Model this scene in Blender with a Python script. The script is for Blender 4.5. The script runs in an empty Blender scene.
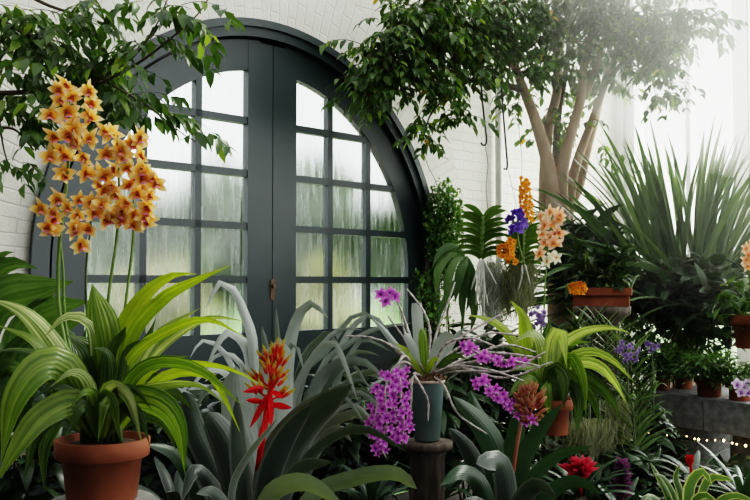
import bpy, math, random
from mathutils import Vector, Matrix, Quaternion, noise
R = math.radians
rnd = random.Random(7)
C = bpy.context.scene.collection
PI = math.pi
# ------------------------------------------------------------------ camera
FPX = 900.0
CAM = Vector((0, 0, 1.5))
PITCH = math.atan(34 / FPX)
FWD = Vector((0, math.cos(PITCH), math.sin(PITCH)))
UP = Vector((0, -math.sin(PITCH), math.cos(PITCH)))
RIGHT = Vector((1, 0, 0))
def at(px, py, Z):
    return CAM + RIGHT * ((px - 375) / FPX * Z) + UP * ((250 - py) / FPX * Z) + FWD * Z
cam = bpy.data.cameras.new('camera')
cam.sensor_width = 36.0
cam.lens = 36.0 * FPX / 750.0
cam.clip_end = 200
co = bpy.data.objects.new('camera', cam)
C.objects.link(co)
co.location = CAM
co.rotation_euler = (R(90) + PITCH, 0, 0)
bpy.context.scene.camera = co

# ------------------------------------------------------------------ mesh builder
class MB:
    def __init__(s):
        s.v = []; s.f = []; s.uv = []; s.mi = []; s.cur = 0
    def grid(s, rows, uvs):
        """rows: list of equal length vert rows"""
        n = len(rows[0]); b = len(s.v)
        for r in rows: s.v.extend(r)
        for i in range(len(rows) - 1):
            for j in range(n - 1):
                a = b + i * n + j
                s.f.append((a, a + 1, a + n + 1, a + n))
                s.uv.append((uvs[i][j], uvs[i][j + 1], uvs[i + 1][j + 1], uvs[i + 1][j]))
                s.mi.append(s.cur)
    def face(s, pts, uv=None):
        b = len(s.v); s.v.extend(pts)
        s.f.append(tuple(range(b, b + len(pts))))
        s.uv.append(tuple(uv) if uv else tuple((0.5, 0.5) for _ in pts)); s.mi.append(s.cur)
    def box(s, lo, hi, M=None):
        x0, y0, z0 = lo; x1, y1, z1 = hi
        p = [Vector(q) for q in ((x0,y0,z0),(x1,y0,z0),(x1,y1,z0),(x0,y1,z0),(x0,y0,z1),(x1,y0,z1),(x1,y1,z1),(x0,y1,z1))]
        if M is not None: p = [M @ q for q in p]
        b = len(s.v); s.v.extend(p)
        for q in ((3,2,1,0),(4,5,6,7),(0,1,5,4),(1,2,6,5),(2,3,7,6),(3,0,4,7)):
            s.f.append(tuple(b + k for k in q)); s.uv.append(((0,0),(1,0),(1,1),(0,1))); s.mi.append(s.cur)
    def tube(s, P, rad, seg=8, cap=True):
        """P list of Vectors, rad list or float"""
        n = len(P)
        if not isinstance(rad, (list, tuple)): rad = [rad] * n
        if len(rad) != n:
            rad = [lerp_list(rad, i / (n - 1)) for i in range(n)]
        b = len(s.v)
        t0 = (P[1] - P[0]).normalized()
        a = t0.orthogonal().normalized()
        for i in range(n):
            t = (P[min(i + 1, n - 1)] - P[max(i - 1, 0)])
            t = t.normalized() if t.length > 1e-9 else t0
            a = (a - t * a.dot(t))
            a = a.normalized() if a.length > 1e-6 else t.orthogonal().normalized()
            c = t.cross(a)
            for k in range(seg):
                th = 2 * PI * k / seg
                s.v.append(P[i] + (a * math.cos(th) + c * math.sin(th)) * rad[i])
        for i in range(n - 1):
            for k in range(seg):
                k2 = (k + 1) % seg
                s.f.append((b + i*seg + k, b + i*seg + k2, b + (i+1)*seg + k2, b + (i+1)*seg + k))
                u0, u1 = k / seg, (k + 1) / seg; v0, v1 = i / (n - 1), (i + 1) / (n - 1)
                s.uv.append(((u0,v0),(u1,v0),(u1,v1),(u0,v1))); s.mi.append(s.cur)
        if cap:
            s.f.append(tuple(b + k for k in reversed(range(seg)))); s.uv.append(tuple((0.5, 0.0) for _ in range(seg))); s.mi.append(s.cur)
            s.f.append(tuple(b + (n-1)*seg + k for k in range(seg))); s.uv.append(tuple((0.5, 1.0) for _ in range(seg))); s.mi.append(s.cur)
    def lathe(s, c, prof, seg=40):
        b = len(s.v); n = len(prof)
        for (r, z) in prof:
            for k in range(seg):
                th = 2 * PI * k / seg
                s.v.append(c + Vector((r * math.cos(th), r * math.sin(th), z)))
        for i in range(n - 1):
            for k in range(seg):
                k2 = (k + 1) % seg
                s.f.append((b + i*seg + k, b + i*seg + k2, b + (i+1)*seg + k2, b + (i+1)*seg + k))
                s.uv.append(((k/seg, i/(n-1)), ((k+1)/seg, i/(n-1)), ((k+1)/seg, (i+1)/(n-1)), (k/seg, (i+1)/(n-1)))); s.mi.append(s.cur)
        for i, rev in ((0, True), (n - 1, False)):
            if prof[i][0] > 1e-5:
                q = [b + i*seg + k for k in range(seg)]
                if rev: q.reverse()
                s.f.append(tuple(q)); s.uv.append(tuple((0.5, 0.5) for _ in q)); s.mi.append(s.cur)
    def ball(s, c, r, sc=(1,1,1), seg=8, rings=5):
        prof = []
        b = len(s.v)
        for i in range(rings + 1):
            ph = PI * i / rings
            for k in range(seg):
                th = 2 * PI * k / seg
                s.v.append(c + Vector((r*sc[0]*math.sin(ph)*math.cos(th), r*sc[1]*math.sin(ph)*math.sin(th), r*sc[2]*math.cos(ph))))
        for i in range(rings):
            for k in range(seg):
                k2 = (k + 1) % seg
                s.f.append((b + i*seg + k, b + (i+1)*seg + k, b + (i+1)*seg + k2, b + i*seg + k2))
                s.uv.append(((k/seg, i/rings),(k/seg,(i+1)/rings),((k+1)/seg,(i+1)/rings),((k+1)/seg,i/rings))); s.mi.append(s.cur)
    def mesh(s, name, mats, off=None, smooth=True):
        me = bpy.data.meshes.new(name)
        vs = [tuple(p - off) for p in s.v] if off is not None else [tuple(p) for p in s.v]
        me.from_pydata(vs, [], s.f)
        ul = me.uv_layers.new(name='UVMap')
        flat = [c for q in s.uv for p in q for c in p]
        ul.data.foreach_set('uv', flat)
        if not isinstance(mats, (list, tuple)): mats = [mats]
        for m in mats: me.materials.append(m)
        me.polygons.foreach_set('material_index', s.mi)
        me.polygons.foreach_set('use_smooth', [smooth] * len(s.f))
        me.update()
        return me

def lerp_list(L, t):
    x = t * (len(L) - 1); i = min(int(x), len(L) - 2); f = x - i
    return L[i] * (1 - f) + L[i + 1] * f

BASE = {}
def thing(name, label, cat, loc, group=None, kind=None):
    o = bpy.data.objects.new(name, None); C.objects.link(o)
    o.empty_display_size = 0.05
    o.location = loc; o['label'] = label; o['category'] = cat
    if group: o['group'] = group
    if kind: o['kind'] = kind
    BASE[o.name] = Vector(loc)
    return o
def obj(name, mb, mat, parent=None, smooth=True, label=None, kind=None):
    off = BASE[parent.name] if parent else None
    me = mb.mesh(name, mat, off, smooth)
    o = bpy.data.objects.new(name, me); C.objects.link(o)
    if parent:
        o.parent = parent; BASE[o.name] = off
    if label: o['label'] = label
    if kind: o['kind'] = kind
    return o
def inst(name, me, parent, M):
    """another copy of a mesh as a part, M in world space"""
    o = bpy.data.objects.new(name, me); C.objects.link(o)
    o.parent = parent
    off = BASE[parent.name]
    o.matrix_local = Matrix.Translation(-off) @ M
    return o
def tag(o, label, cat, group=None):
    o['label'] = label; o['category'] = cat
    if group: o['group'] = group
def solo(name, mb, mat, label, cat, base, group=None, smooth=True):
    """a thing that is one mesh, its origin at base"""
    me = mb.mesh(name, mat, Vector(base), smooth)
    o = bpy.data.objects.new(name, me); C.objects.link(o); o.location = base
    tag(o, label, cat, group); return o

# ------------------------------------------------------------------ materials
def newmat(name):
    m = bpy.data.materials.new(name); m.use_nodes = True
    nt = m.node_tree; nt.nodes.clear()
    out = nt.nodes.new('ShaderNodeOutputMaterial')
    return m, nt, out
def N(nt, t, **kw):
    n = nt.nodes.new(t)
    for k, v in kw.items():
        if k.startswith('i_'):
            n.inputs[k[2:].replace('_', ' ')].default_value = v
        else: setattr(n, k, v)
    return n
def L(nt, a, b): nt.links.new(a, b)
def rgb(c): return (c[0], c[1], c[2], 1.0)
def ramp(nt, stops, fac):
    r = nt.nodes.new('ShaderNodeValToRGB')
    e = r.color_ramp.elements
    e[0].position, e[0].color = stops[0][0], rgb(stops[0][1])
    e[1].position, e[1].color = stops[-1][0], rgb(stops[-1][1])
    for p, c in stops[1:-1]:
        q = e.new(p); q.color = rgb(c)
    L(nt, fac, r.inputs[0]); return r.outputs[0]
def mixc(nt, fac, a, b, mode='MIX'):
    m = nt.nodes.new('ShaderNodeMix'); m.data_type = 'RGBA'; m.blend_type = mode
    for s, v in ((m.inputs[0], fac), (m.inputs[6], a), (m.inputs[7], b)):
        if hasattr(v, 'links'): L(nt, v, s)
        elif isinstance(v, (int, float)): s.default_value = v
        else: s.default_value = rgb(v)
    return m.outputs[2]
def math_(nt, op, a, b=None, clamp=False):
    m = nt.nodes.new('ShaderNodeMath'); m.operation = op; m.use_clamp = clamp
    for i, v in enumerate((a, b)):
        if v is None: continue
        if hasattr(v, 'links'): L(nt, v, m.inputs[i])
        else: m.inputs[i].default_value = v
    return m.outputs[0]

def leafmat(name, cols, stripes=0, stripe_cols=None, trans=0.3, rough=0.42, tcol=None, tipcol=None, edgecol=None, bump=0.35, var=0.45, spec=0.4, ribs=True):
    """cols: (dark, light) varied per leaf; stripes along the blade by UV.x"""
    m, nt, out = newmat(name)
    geo = N(nt, 'ShaderNodeNewGeometry')
    uv = N(nt, 'ShaderNodeUVMap'); sep = N(nt, 'ShaderNodeSeparateXYZ'); L(nt, uv.outputs[0], sep.inputs[0])
    x, y = sep.outputs[0], sep.outputs[1]
    info = N(nt, 'ShaderNodeObjectInfo')
    rn = math_(nt, 'FRACT', math_(nt, 'ADD', geo.outputs['Random Per Island'], info.outputs['Random']))
    base = ramp(nt, [(0.0, cols[0]), (1.0, cols[1])], rn)
    if stripes:
        wob = N(nt, 'ShaderNodeTexNoise', i_Scale=3.0, i_Detail=2.0)
        comb = N(nt, 'ShaderNodeCombineXYZ'); L(nt, math_(nt, 'MULTIPLY', x, stripes * 0.55), comb.inputs[0]); L(nt, math_(nt, 'MULTIPLY', y, 0.35), comb.inputs[1]); L(nt, math_(nt, 'MULTIPLY', rn, 40.0), comb.inputs[2])
        L(nt, comb.outputs[0], wob.inputs['Vector'])
        wob.inputs['Scale'].default_value = 1.6
        sfac = ramp(nt, [(0.42, (0, 0, 0)), (0.58, (1, 1, 1))], wob.outputs['Fac'])
        base = mixc(nt, sfac, base, stripe_cols)
    if edgecol:
        e = math_(nt, 'ABSOLUTE', math_(nt, 'SUBTRACT', x, 0.5))
        base = mixc(nt, ramp(nt, [(0.36, (0,0,0)), (0.46, (1,1,1))], e), base, edgecol)
    if tipcol:
        base = mixc(nt, ramp(nt, [(0.55, (0,0,0)), (1.0, (1,1,1))], y), base, tipcol)
    nz = N(nt, 'ShaderNodeTexNoise', i_Scale=7.0, i_Detail=3.0)
    tc = N(nt, 'ShaderNodeTexCoord'); L(nt, tc.outputs['Object'], nz.inputs['Vector'])
    base = mixc(nt, 0.55, base, ramp(nt, [(0.3, (1-var,)*3), (0.7, (1+var*0.6,)*3)], nz.outputs['Fac']), 'MULTIPLY')
    p = N(nt, 'ShaderNodeBsdfPrincipled', i_Roughness=rough)
    p.inputs['Specular IOR Level'].default_value = spec
    L(nt, base, p.inputs['Base Color'])
    if ribs:
        rw = math_(nt, 'SINE', math_(nt, 'MULTIPLY', x, 2 * PI * 7))
        bp = N(nt, 'ShaderNodeBump', i_Strength=bump, i_Distance=0.002); L(nt, rw, bp.inputs['Height']); L(nt, bp.outputs[0], p.inputs['Normal'])
    if trans > 0:
        t = N(nt, 'ShaderNodeBsdfTranslucent')
        tcx = mixc(nt, 1.0, base, tcol or (1.5, 1.55, 0.7), 'MULTIPLY')
        L(nt, tcx, t.inputs[0])
        mx = N(nt, 'ShaderNodeMixShader', i_Fac=trans)
        L(nt, p.outputs[0], mx.inputs[1]); L(nt, t.outputs[0], mx.inputs[2]); L(nt, mx.outputs[0], out.inputs[0])
    else: L(nt, p.outputs[0], out.inputs[0])
    return m

def petalmat(name, stops, trans=0.35, rough=0.5, var=0.15):
    m, nt, out = newmat(name)
    uv = N(nt, 'ShaderNodeUVMap'); sep = N(nt, 'ShaderNodeSeparateXYZ'); L(nt, uv.outputs[0], sep.inputs[0])
    c = ramp(nt, stops, sep.outputs[1])
    geo = N(nt, 'ShaderNodeNewGeometry'); info = N(nt, 'ShaderNodeObjectInfo')
    rn = math_(nt, 'FRACT', math_(nt, 'ADD', geo.outputs['Random Per Island'], info.outputs['Random']))
    c = mixc(nt, 1.0, c, ramp(nt, [(0, (1-var,)*3), (1, (1+var,)*3)], rn), 'MULTIPLY')
    p = N(nt, 'ShaderNodeBsdfPrincipled', i_Roughness=rough); L(nt, c, p.inputs['Base Color'])
    p.inputs['Specular IOR Level'].default_value = 0.25
    t = N(nt, 'ShaderNodeBsdfTranslucent'); L(nt, c, t.inputs[0])
    mx = N(nt, 'ShaderNodeMixShader', i_Fac=trans)
    L(nt, p.outputs[0], mx.inputs[1]); L(nt, t.outputs[0], mx.inputs[2]); L(nt, mx.outputs[0], out.inputs[0])
    return m

def solid(name, c1, c2=None, scale=8.0, rough=0.7, bump=0.0, spec=0.3, stretch=(1,1,1), metallic=0.0, detail=5.0, lo=0.35, hi=0.65):
    m, nt, out = newmat(name)
    p = N(nt, 'ShaderNodeBsdfPrincipled', i_Roughness=rough, i_Metallic=metallic)
    p.inputs['Specular IOR Level'].default_value = spec
    tc = N(nt, 'ShaderNodeTexCoord'); mp = N(nt, 'ShaderNodeMapping'); mp.inputs['Scale'].default_value = stretch
    L(nt, tc.outputs['Object'], mp.inputs[0])
    nz = N(nt, 'ShaderNodeTexNoise', i_Scale=scale, i_Detail=detail); L(nt, mp.outputs[0], nz.inputs['Vector'])
    L(nt, ramp(nt, [(lo, c1), (hi, c2 or c1)], nz.outputs['Fac']), p.inputs['Base Color'])
    if bump:
        b = N(nt, 'ShaderNodeBump', i_Strength=bump, i_Distance=0.01); L(nt, nz.outputs['Fac'], b.inputs['Height']); L(nt, b.outputs[0], p.inputs['Normal'])
    L(nt, p.outputs[0], out.inputs[0])
    return m

def brickmat(name, polar=False, tint=(0.80, 0.78, 0.735)):
    m, nt, out = newmat(name)
    p = N(nt, 'ShaderNodeBsdfPrincipled', i_Roughness=0.6)
    p.inputs['Specular IOR Level'].default_value = 0.25
    uv = N(nt, 'ShaderNodeUVMap')
    wob = N(nt, 'ShaderNodeTexNoise', i_Scale=9.0, i_Detail=3.0); L(nt, uv.outputs[0], wob.inputs['Vector'])
    add = N(nt, 'ShaderNodeVectorMath', operation='MULTIPLY_ADD'); L(nt, wob.outputs['Color'], add.inputs[0]); add.inputs[1].default_value = (0.02, 0.02, 0); L(nt, uv.outputs[0], add.inputs[2])
    br = N(nt, 'ShaderNodeTexBrick'); L(nt, add.outputs[0], br.inputs['Vector'])
    br.inputs['Scale'].default_value = 1.0
    br.inputs['Mortar Size'].default_value = 0.007; br.inputs['Mortar Smooth'].default_value = 0.6
    br.inputs['Brick Width'].default_value = 0.225; br.inputs['Row Height'].default_value = 0.075
    br.inputs['Color1'].default_value = rgb(tint); br.inputs['Color2'].default_value = rgb([c * 0.96 for c in tint]); br.inputs['Mortar'].default_value = rgb([c * 0.91 for c in tint])
    nz = N(nt, 'ShaderNodeTexNoise', i_Scale=2.2, i_Detail=6.0); L(nt, uv.outputs[0], nz.inputs['Vector'])
    c = mixc(nt, 1.0, br.outputs['Color'], ramp(nt, [(0.3, (0.86, 0.85, 0.82)), (0.65, (1.03, 1.03, 1.03))], nz.outputs['Fac']), 'MULTIPLY')
    L(nt, c, p.inputs['Base Color'])
    fine = N(nt, 'ShaderNodeTexNoise', i_Scale=40.0, i_Detail=4.0); L(nt, uv.outputs[0], fine.inputs['Vector'])
    h = math_(nt, 'ADD', math_(nt, 'MULTIPLY', br.outputs['Fac'], -1.0), math_(nt, 'MULTIPLY', fine.outputs['Fac'], 0.7))
    b = N(nt, 'ShaderNodeBump', i_Strength=0.5, i_Distance=0.009); L(nt, h, b.inputs['Height']); L(nt, b.outputs[0], p.inputs['Normal'])
    L(nt, p.outputs[0], out.inputs[0]); return m

def glassmat():
    """misted pane: condensation blurs the garden, drip streaks run down"""
    m, nt, out = newmat('misted_glass')
    tc = N(nt, 'ShaderNodeTexCoord'); mp = N(nt, 'ShaderNodeMapping'); mp.inputs['Scale'].default_value = (34, 34, 3.0); L(nt, tc.outputs['Object'], mp.inputs[0])
    st = N(nt, 'ShaderNodeTexNoise', i_Scale=1.0, i_Detail=3.0); L(nt, mp.outputs[0], st.inputs['Vector'])
    big = N(nt, 'ShaderNodeTexNoise', i_Scale=2.5, i_Detail=2.0); L(nt, tc.outputs['Object'], big.inputs['Vector'])
    f = math_(nt, 'MULTIPLY', ramp(nt, [(0.4, (0,0,0)), (0.62, (1,1,1))], st.outputs['Fac']), 1.0)
    refr = N(nt, 'ShaderNodeBsdfRefraction', i_IOR=1.22); refr.inputs['Color'].default_value = (0.93, 0.96, 0.97, 1)
    L(nt, math_(nt, 'ADD', math_(nt, 'MULTIPLY', f, -0.12), 0.28), refr.inputs['Roughness'])
    tl = N(nt, 'ShaderNodeBsdfTranslucent'); tl.inputs[0].default_value = (0.85, 0.9, 0.92, 1)
    mx = N(nt, 'ShaderNodeMixShader')
    L(nt, math_(nt, 'ADD', math_(nt, 'MULTIPLY', big.outputs['Fac'], 0.09), math_(nt, 'MULTIPLY', f, -0.04)), mx.inputs[0])
    L(nt, refr.outputs[0], mx.inputs[1]); L(nt, tl.outputs[0], mx.inputs[2])
    gl = N(nt, 'ShaderNodeBsdfGlossy', i_Roughness=0.15)
    m2 = N(nt, 'ShaderNodeMixShader', i_Fac=0.04); L(nt, mx.outputs[0], m2.inputs[1]); L(nt, gl.outputs[0], m2.inputs[2])
    L(nt, m2.outputs[0], out.inputs[0]); return m
def clearglass():
    m, nt, out = newmat('greenhouse_glass')
    t = N(nt, 'ShaderNodeBsdfTransparent'); t.inputs[0].default_value = (0.96, 0.98, 0.97, 1)
    d = N(nt, 'ShaderNodeBsdfTranslucent'); d.inputs[0].default_value = (0.9, 0.92, 0.9, 1)
    mx = N(nt, 'ShaderNodeMixShader', i_Fac=0.1); L(nt, t.outputs[0], mx.inputs[1]); L(nt, d.outputs[0], mx.inputs[2]); L(nt, mx.outputs[0], out.inputs[0]); return m
def emit(name, col, s):
    m, nt, out = newmat(name)
    e = N(nt, 'ShaderNodeEmission', i_Strength=s); e.inputs[0].default_value = rgb(col); L(nt, e.outputs[0], out.inputs[0]); return m

M = {}
M['brick'] = brickmat('white_painted_brick')
M['voussoir'] = brickmat('white_painted_arch_brick')
M['paint'] = solid('dark_green_door_paint', (0.012, 0.025, 0.028), (0.017, 0.032, 0.035), 3.0, 0.38, 0.02, 0.5)
M['glass'] = glassmat()
M['clear'] = clearglass()
M['white'] = solid('white_paint', (0.75, 0.76, 0.74), (0.8, 0.8, 0.78), 4, 0.5)
M['grey_pipe'] = solid('pale_grey_pipe', (0.64, 0.63, 0.60), (0.70, 0.69, 0.66), 6, 0.5)
M['floor'] = solid('dark_floor', (0.012, 0.011, 0.010), (0.03, 0.027, 0.022), 3, 0.7, 0.2)  # plain dark tone, faintly mottled
M['dim'] = solid('dim_plaster', (0.07, 0.075, 0.07), (0.09, 0.09, 0.085), 2, 0.9)
M['lawn'] = solid('lawn_green', (0.14, 0.27, 0.07), (0.20, 0.34, 0.11), 0.8, 0.9)
M['path'] = solid('pale_gravel', (0.5, 0.44, 0.38), (0.62, 0.56, 0.5), 3, 0.9)
M['outtree'] = leafmat('garden_tree_leaves', ((0.07, 0.12, 0.06), (0.14, 0.2, 0.09)), trans=0.2, ribs=False)
M['autumn'] = leafmat('yellow_garden_leaves', ((0.26, 0.25, 0.12), (0.36, 0.35, 0.2)), trans=0.2, ribs=False)
M['terra'] = solid('terracotta', (0.16, 0.046, 0.022), (0.25, 0.082, 0.042), 7, 0.75, 0.12, 0.25)
M['celadon'] = solid('blue_green_glaze', (0.10, 0.15, 0.145), (0.14, 0.195, 0.19), 9, 0.35, 0.03, 0.5)
M['rimclay'] = solid('pale_unglazed_rim', (0.42, 0.33, 0.27), (0.5, 0.4, 0.33), 20, 0.7)
M['soil'] = solid('bark_mulch', (0.02, 0.012, 0.008), (0.09, 0.05, 0.03), 40, 0.9, 0.8)
M['soil_brown'] = solid('brown_bark_chips', (0.06, 0.03, 0.015), (0.22, 0.12, 0.06), 30, 0.9, 0.5)
M['stone'] = solid('grey_stone', (0.16, 0.155, 0.14), (0.25, 0.24, 0.22), 12, 0.85, 0.25)
M['concrete'] = solid('grey_concrete', (0.13, 0.13, 0.128), (0.23, 0.23, 0.225), 22, 0.9, 0.4, detail=8)
M['wood'] = solid('weathered_wood', (0.035, 0.026, 0.02), (0.10, 0.075, 0.058), 9, 0.75, 0.35, stretch=(5, 5, 0.7))
M['bark'] = solid('fig_bark', (0.24, 0.155, 0.10), (0.47, 0.34, 0.24), 9, 0.85, 0.5, stretch=(1, 1, 0.35))
M['twig'] = solid('twig_bark', (0.06, 0.042, 0.03), (0.11, 0.08, 0.06), 12, 0.85)
M['iron'] = solid('black_iron', (0.012, 0.012, 0.012), (0.03, 0.027, 0.025), 20, 0.5, 0.1, 0.5)
M['wire'] = solid('thin_dull_wire', (0.09, 0.085, 0.07), (0.14, 0.13, 0.11), 20, 0.5)
M['cane'] = solid('silvery_cane', (0.20, 0.17, 0.155), (0.56, 0.51, 0.48), 70, 0.7, 0.3)
M['root'] = solid('pale_orchid_root', (0.42, 0.43, 0.38), (0.58, 0.58, 0.52), 20, 0.8)
M['moss'] = leafmat('grey_green_moss', ((0.13, 0.14, 0.075), (0.26, 0.27, 0.17)), trans=0.2, rough=0.9, ribs=False)
M['moss_pale'] = leafmat('silvery_moss', ((0.22, 0.24, 0.20), (0.36, 0.38, 0.33)), trans=0.1, rough=0.9, ribs=False)
M['stalk'] = solid('green_flower_stalk', (0.10, 0.17, 0.035), (0.16, 0.24, 0.06), 14, 0.5)
M['stalk_dark'] = solid('dark_flower_stalk', (0.05, 0.07, 0.03), (0.09, 0.10, 0.05), 14, 0.5)
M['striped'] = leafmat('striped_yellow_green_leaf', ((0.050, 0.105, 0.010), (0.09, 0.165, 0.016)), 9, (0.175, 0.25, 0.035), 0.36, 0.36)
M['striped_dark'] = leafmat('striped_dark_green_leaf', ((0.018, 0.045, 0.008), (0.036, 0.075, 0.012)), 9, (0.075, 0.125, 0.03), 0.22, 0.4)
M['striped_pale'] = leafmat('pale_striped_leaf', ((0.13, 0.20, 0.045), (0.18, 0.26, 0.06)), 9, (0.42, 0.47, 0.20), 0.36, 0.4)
M['yellow'] = leafmat('bright_yellow_green_leaf', ((0.15, 0.23, 0.012), (0.22, 0.30, 0.018)), 7, (0.28, 0.345, 0.03), 0.42, 0.36)
M['calathea'] = leafmat('pleated_dark_leaf', ((0.045, 0.095, 0.025), (0.075, 0.14, 0.038)), 12, (0.10, 0.17, 0.055), 0.3, 0.36)
M['silver'] = leafmat('silver_grey_leaf', ((0.20, 0.235, 0.21), (0.37, 0.40, 0.375)), 0, None, 0.12, 0.40, bump=0.15, tcol=(1, 1.1, 0.9), var=.35)
M['greyleaf'] = leafmat('grey_green_strap_leaf', ((0.09, 0.115, 0.095), (0.16, 0.19, 0.165)), 0, None, 0.12, 0.42, bump=0.15, edgecol=(0.24, 0.26, 0.23))
M['brom'] = leafmat('dark_bromeliad_leaf', ((0.030, 0.045, 0.035), (0.052, 0.072, 0.056)), 0, None, 0.1, 0.38, bump=0.1, edgecol=(0.10, 0.115, 0.10))
M['brom_green'] = leafmat('deep_green_bromeliad_leaf', ((0.018, 0.045, 0.022), (0.035, 0.072, 0.035)), 0, None, 0.15, 0.32, bump=0.1)
M['brom_pale'] = leafmat('pale_bromeliad_leaf', ((0.10, 0.135, 0.09), (0.16, 0.20, 0.14)), 0, None, 0.2, 0.4, bump=0.1)
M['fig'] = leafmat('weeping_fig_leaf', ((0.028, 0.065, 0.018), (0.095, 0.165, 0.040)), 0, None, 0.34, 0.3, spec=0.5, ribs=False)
M['fig_light'] = leafmat('light_green_fig_leaf', ((0.16, 0.26, 0.05), (0.24, 0.34, 0.08)), 0, None, 0.45, 0.35, ribs=False)  # lighter green, dealt to single leaves at random
M['fig_yellow'] = leafmat('yellowing_fig_leaf', ((0.5, 0.32, 0.03), (0.6, 0.42, 0.05)), 0, None, 0.4, 0.4, ribs=False)
M['ivy'] = leafmat('tiny_creeper_leaf', ((0.05, 0.12, 0.025), (0.15, 0.27, 0.07)), 0, None, 0.35, 0.4, ribs=False)
M['strap'] = leafmat('long_sword_leaf', ((0.045, 0.085, 0.038), (0.095, 0.15, 0.062)), 0, None, 0.32, 0.36, bump=0.1)
M['strap_pale'] = leafmat('pale_sword_leaf', ((0.28, 0.38, 0.2), (0.36, 0.46, 0.26)), 0, None, 0.45, 0.4, bump=0.1)
M['vanda'] = leafmat('vanda_leaf', ((0.05, 0.10, 0.022), (0.10, 0.17, 0.04)), 0, None, 0.25, 0.36, bump=0.1)
M['dark'] = leafmat('shade_toned_dark_leaf', ((0.016, 0.034, 0.014), (0.038, 0.068, 0.026)), 0, None, 0.2, 0.35, ribs=False)  # naturally dark foliage, with low-bed shade also put into its colour
M['mid'] = leafmat('mid_green_leaf', ((0.045, 0.095, 0.028), (0.095, 0.16, 0.052)), 0, None, 0.28, 0.4, ribs=False)
M['grassy'] = leafmat('narrow_green_leaf', ((0.05, 0.09, 0.03), (0.11, 0.17, 0.06)), 0, None, 0.28, 0.4, ribs=False)
M['variegated'] = leafmat('cream_edged_leaf', ((0.05, 0.10, 0.03), (0.08, 0.14, 0.05)), 0, None, 0.25, 0.4, edgecol=(0.45, 0.47, 0.24), bump=0.1)
M['o_petal'] = petalmat('orange_cream_petal', [(0.0, (0.62, 0.20, 0.02)), (0.3, (0.84, 0.40, 0.05)), (0.6, (0.91, 0.60, 0.20)), (1.0, (0.95, 0.83, 0.56))], .4, .5, .2)
M['o_lip'] = petalmat('orange_lip', [(0.0, (0.24, 0.02, 0.05)), (0.45, (0.45, 0.10, 0.03)), (0.62, (0.80, 0.28, 0.02)), (0.85, (0.60, 0.20, 0.50)), (1.0, (0.62, 0.3, 0.6))])
M['o_core'] = petalmat('rust_flower_throat', [(0, (0.42, 0.10, 0.02)), (1, (0.36, 0.05, 0.08))])
M['magenta'] = petalmat('magenta_petal', [(0.0, (0.40, 0.04, 0.40)), (0.5, (0.58, 0.14, 0.56)), (1.0, (0.74, 0.34, 0.72))], 0.3)
M['magenta_lip'] = petalmat('deep_magenta_lip', [(0, (0.18, 0.01, 0.25)), (1, (0.42, 0.03, 0.45))], 0.3)
M['violet'] = petalmat('violet_petal', [(0, (0.07, 0.02, 0.24)), (1, (0.17, 0.09, 0.50))], 0.3, .5, .45)
M['violet_grey'] = petalmat('dusky_lilac_petal', [(0, (0.12, 0.07, 0.22)), (1, (0.30, 0.22, 0.38))], 0.3, .5, .45)
M['orange'] = petalmat('bright_orange_petal', [(0, (0.75, 0.22, 0.005)), (1, (0.92, 0.40, 0.02))], 0.35)
M['peach'] = petalmat('peach_petal', [(0.0, (0.85, 0.33, 0.10)), (0.5, (0.88, 0.52, 0.32)), (1.0, (0.92, 0.74, 0.62))])
M['peach_lip'] = petalmat('apricot_lip', [(0, (0.55, 0.10, 0.08)), (1, (0.9, 0.45, 0.08))])
M['cream'] = petalmat('cream_petal', [(0, (0.85, 0.75, 0.45)), (1, (0.92, 0.88, 0.75))])
M['lilac'] = petalmat('pale_lilac_petal', [(0, (0.55, 0.30, 0.60)), (0.4, (0.72, 0.58, 0.78)), (1, (0.82, 0.76, 0.86))])
M['bract'] = petalmat('red_yellow_bract', [(0.0, (0.50, 0.015, 0.012)), (0.36, (0.52, 0.05, 0.015)), (0.55, (0.55, 0.30, 0.03)), (1.0, (0.34, 0.42, 0.05))], 0.25, 0.35)
M['redbract'] = petalmat('scarlet_bract', [(0, (0.62, 0.010, 0.014)), (1, (0.55, 0.012, 0.015))], 0.3, 0.35)
M['rust'] = petalmat('rust_pink_bract', [(0, (0.34, 0.07, 0.05)), (0.6, (0.40, 0.20, 0.12)), (1, (0.36, 0.30, 0.12))], 0.2)
M['crimson'] = petalmat('crimson_bract', [(0, (0.45, 0.008, 0.03)), (0.7, (0.50, 0.02, 0.06)), (1, (0.60, 0.12, 0.16))], 0.25, 0.35)
M['plum'] = petalmat('plum_bract', [(0, (0.13, 0.03, 0.08)), (1, (0.24, 0.09, 0.21))], 0.2)
M['bulb'] = emit('warm_fairy_bulb', (1.0, 0.62, 0.26), 14)

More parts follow.
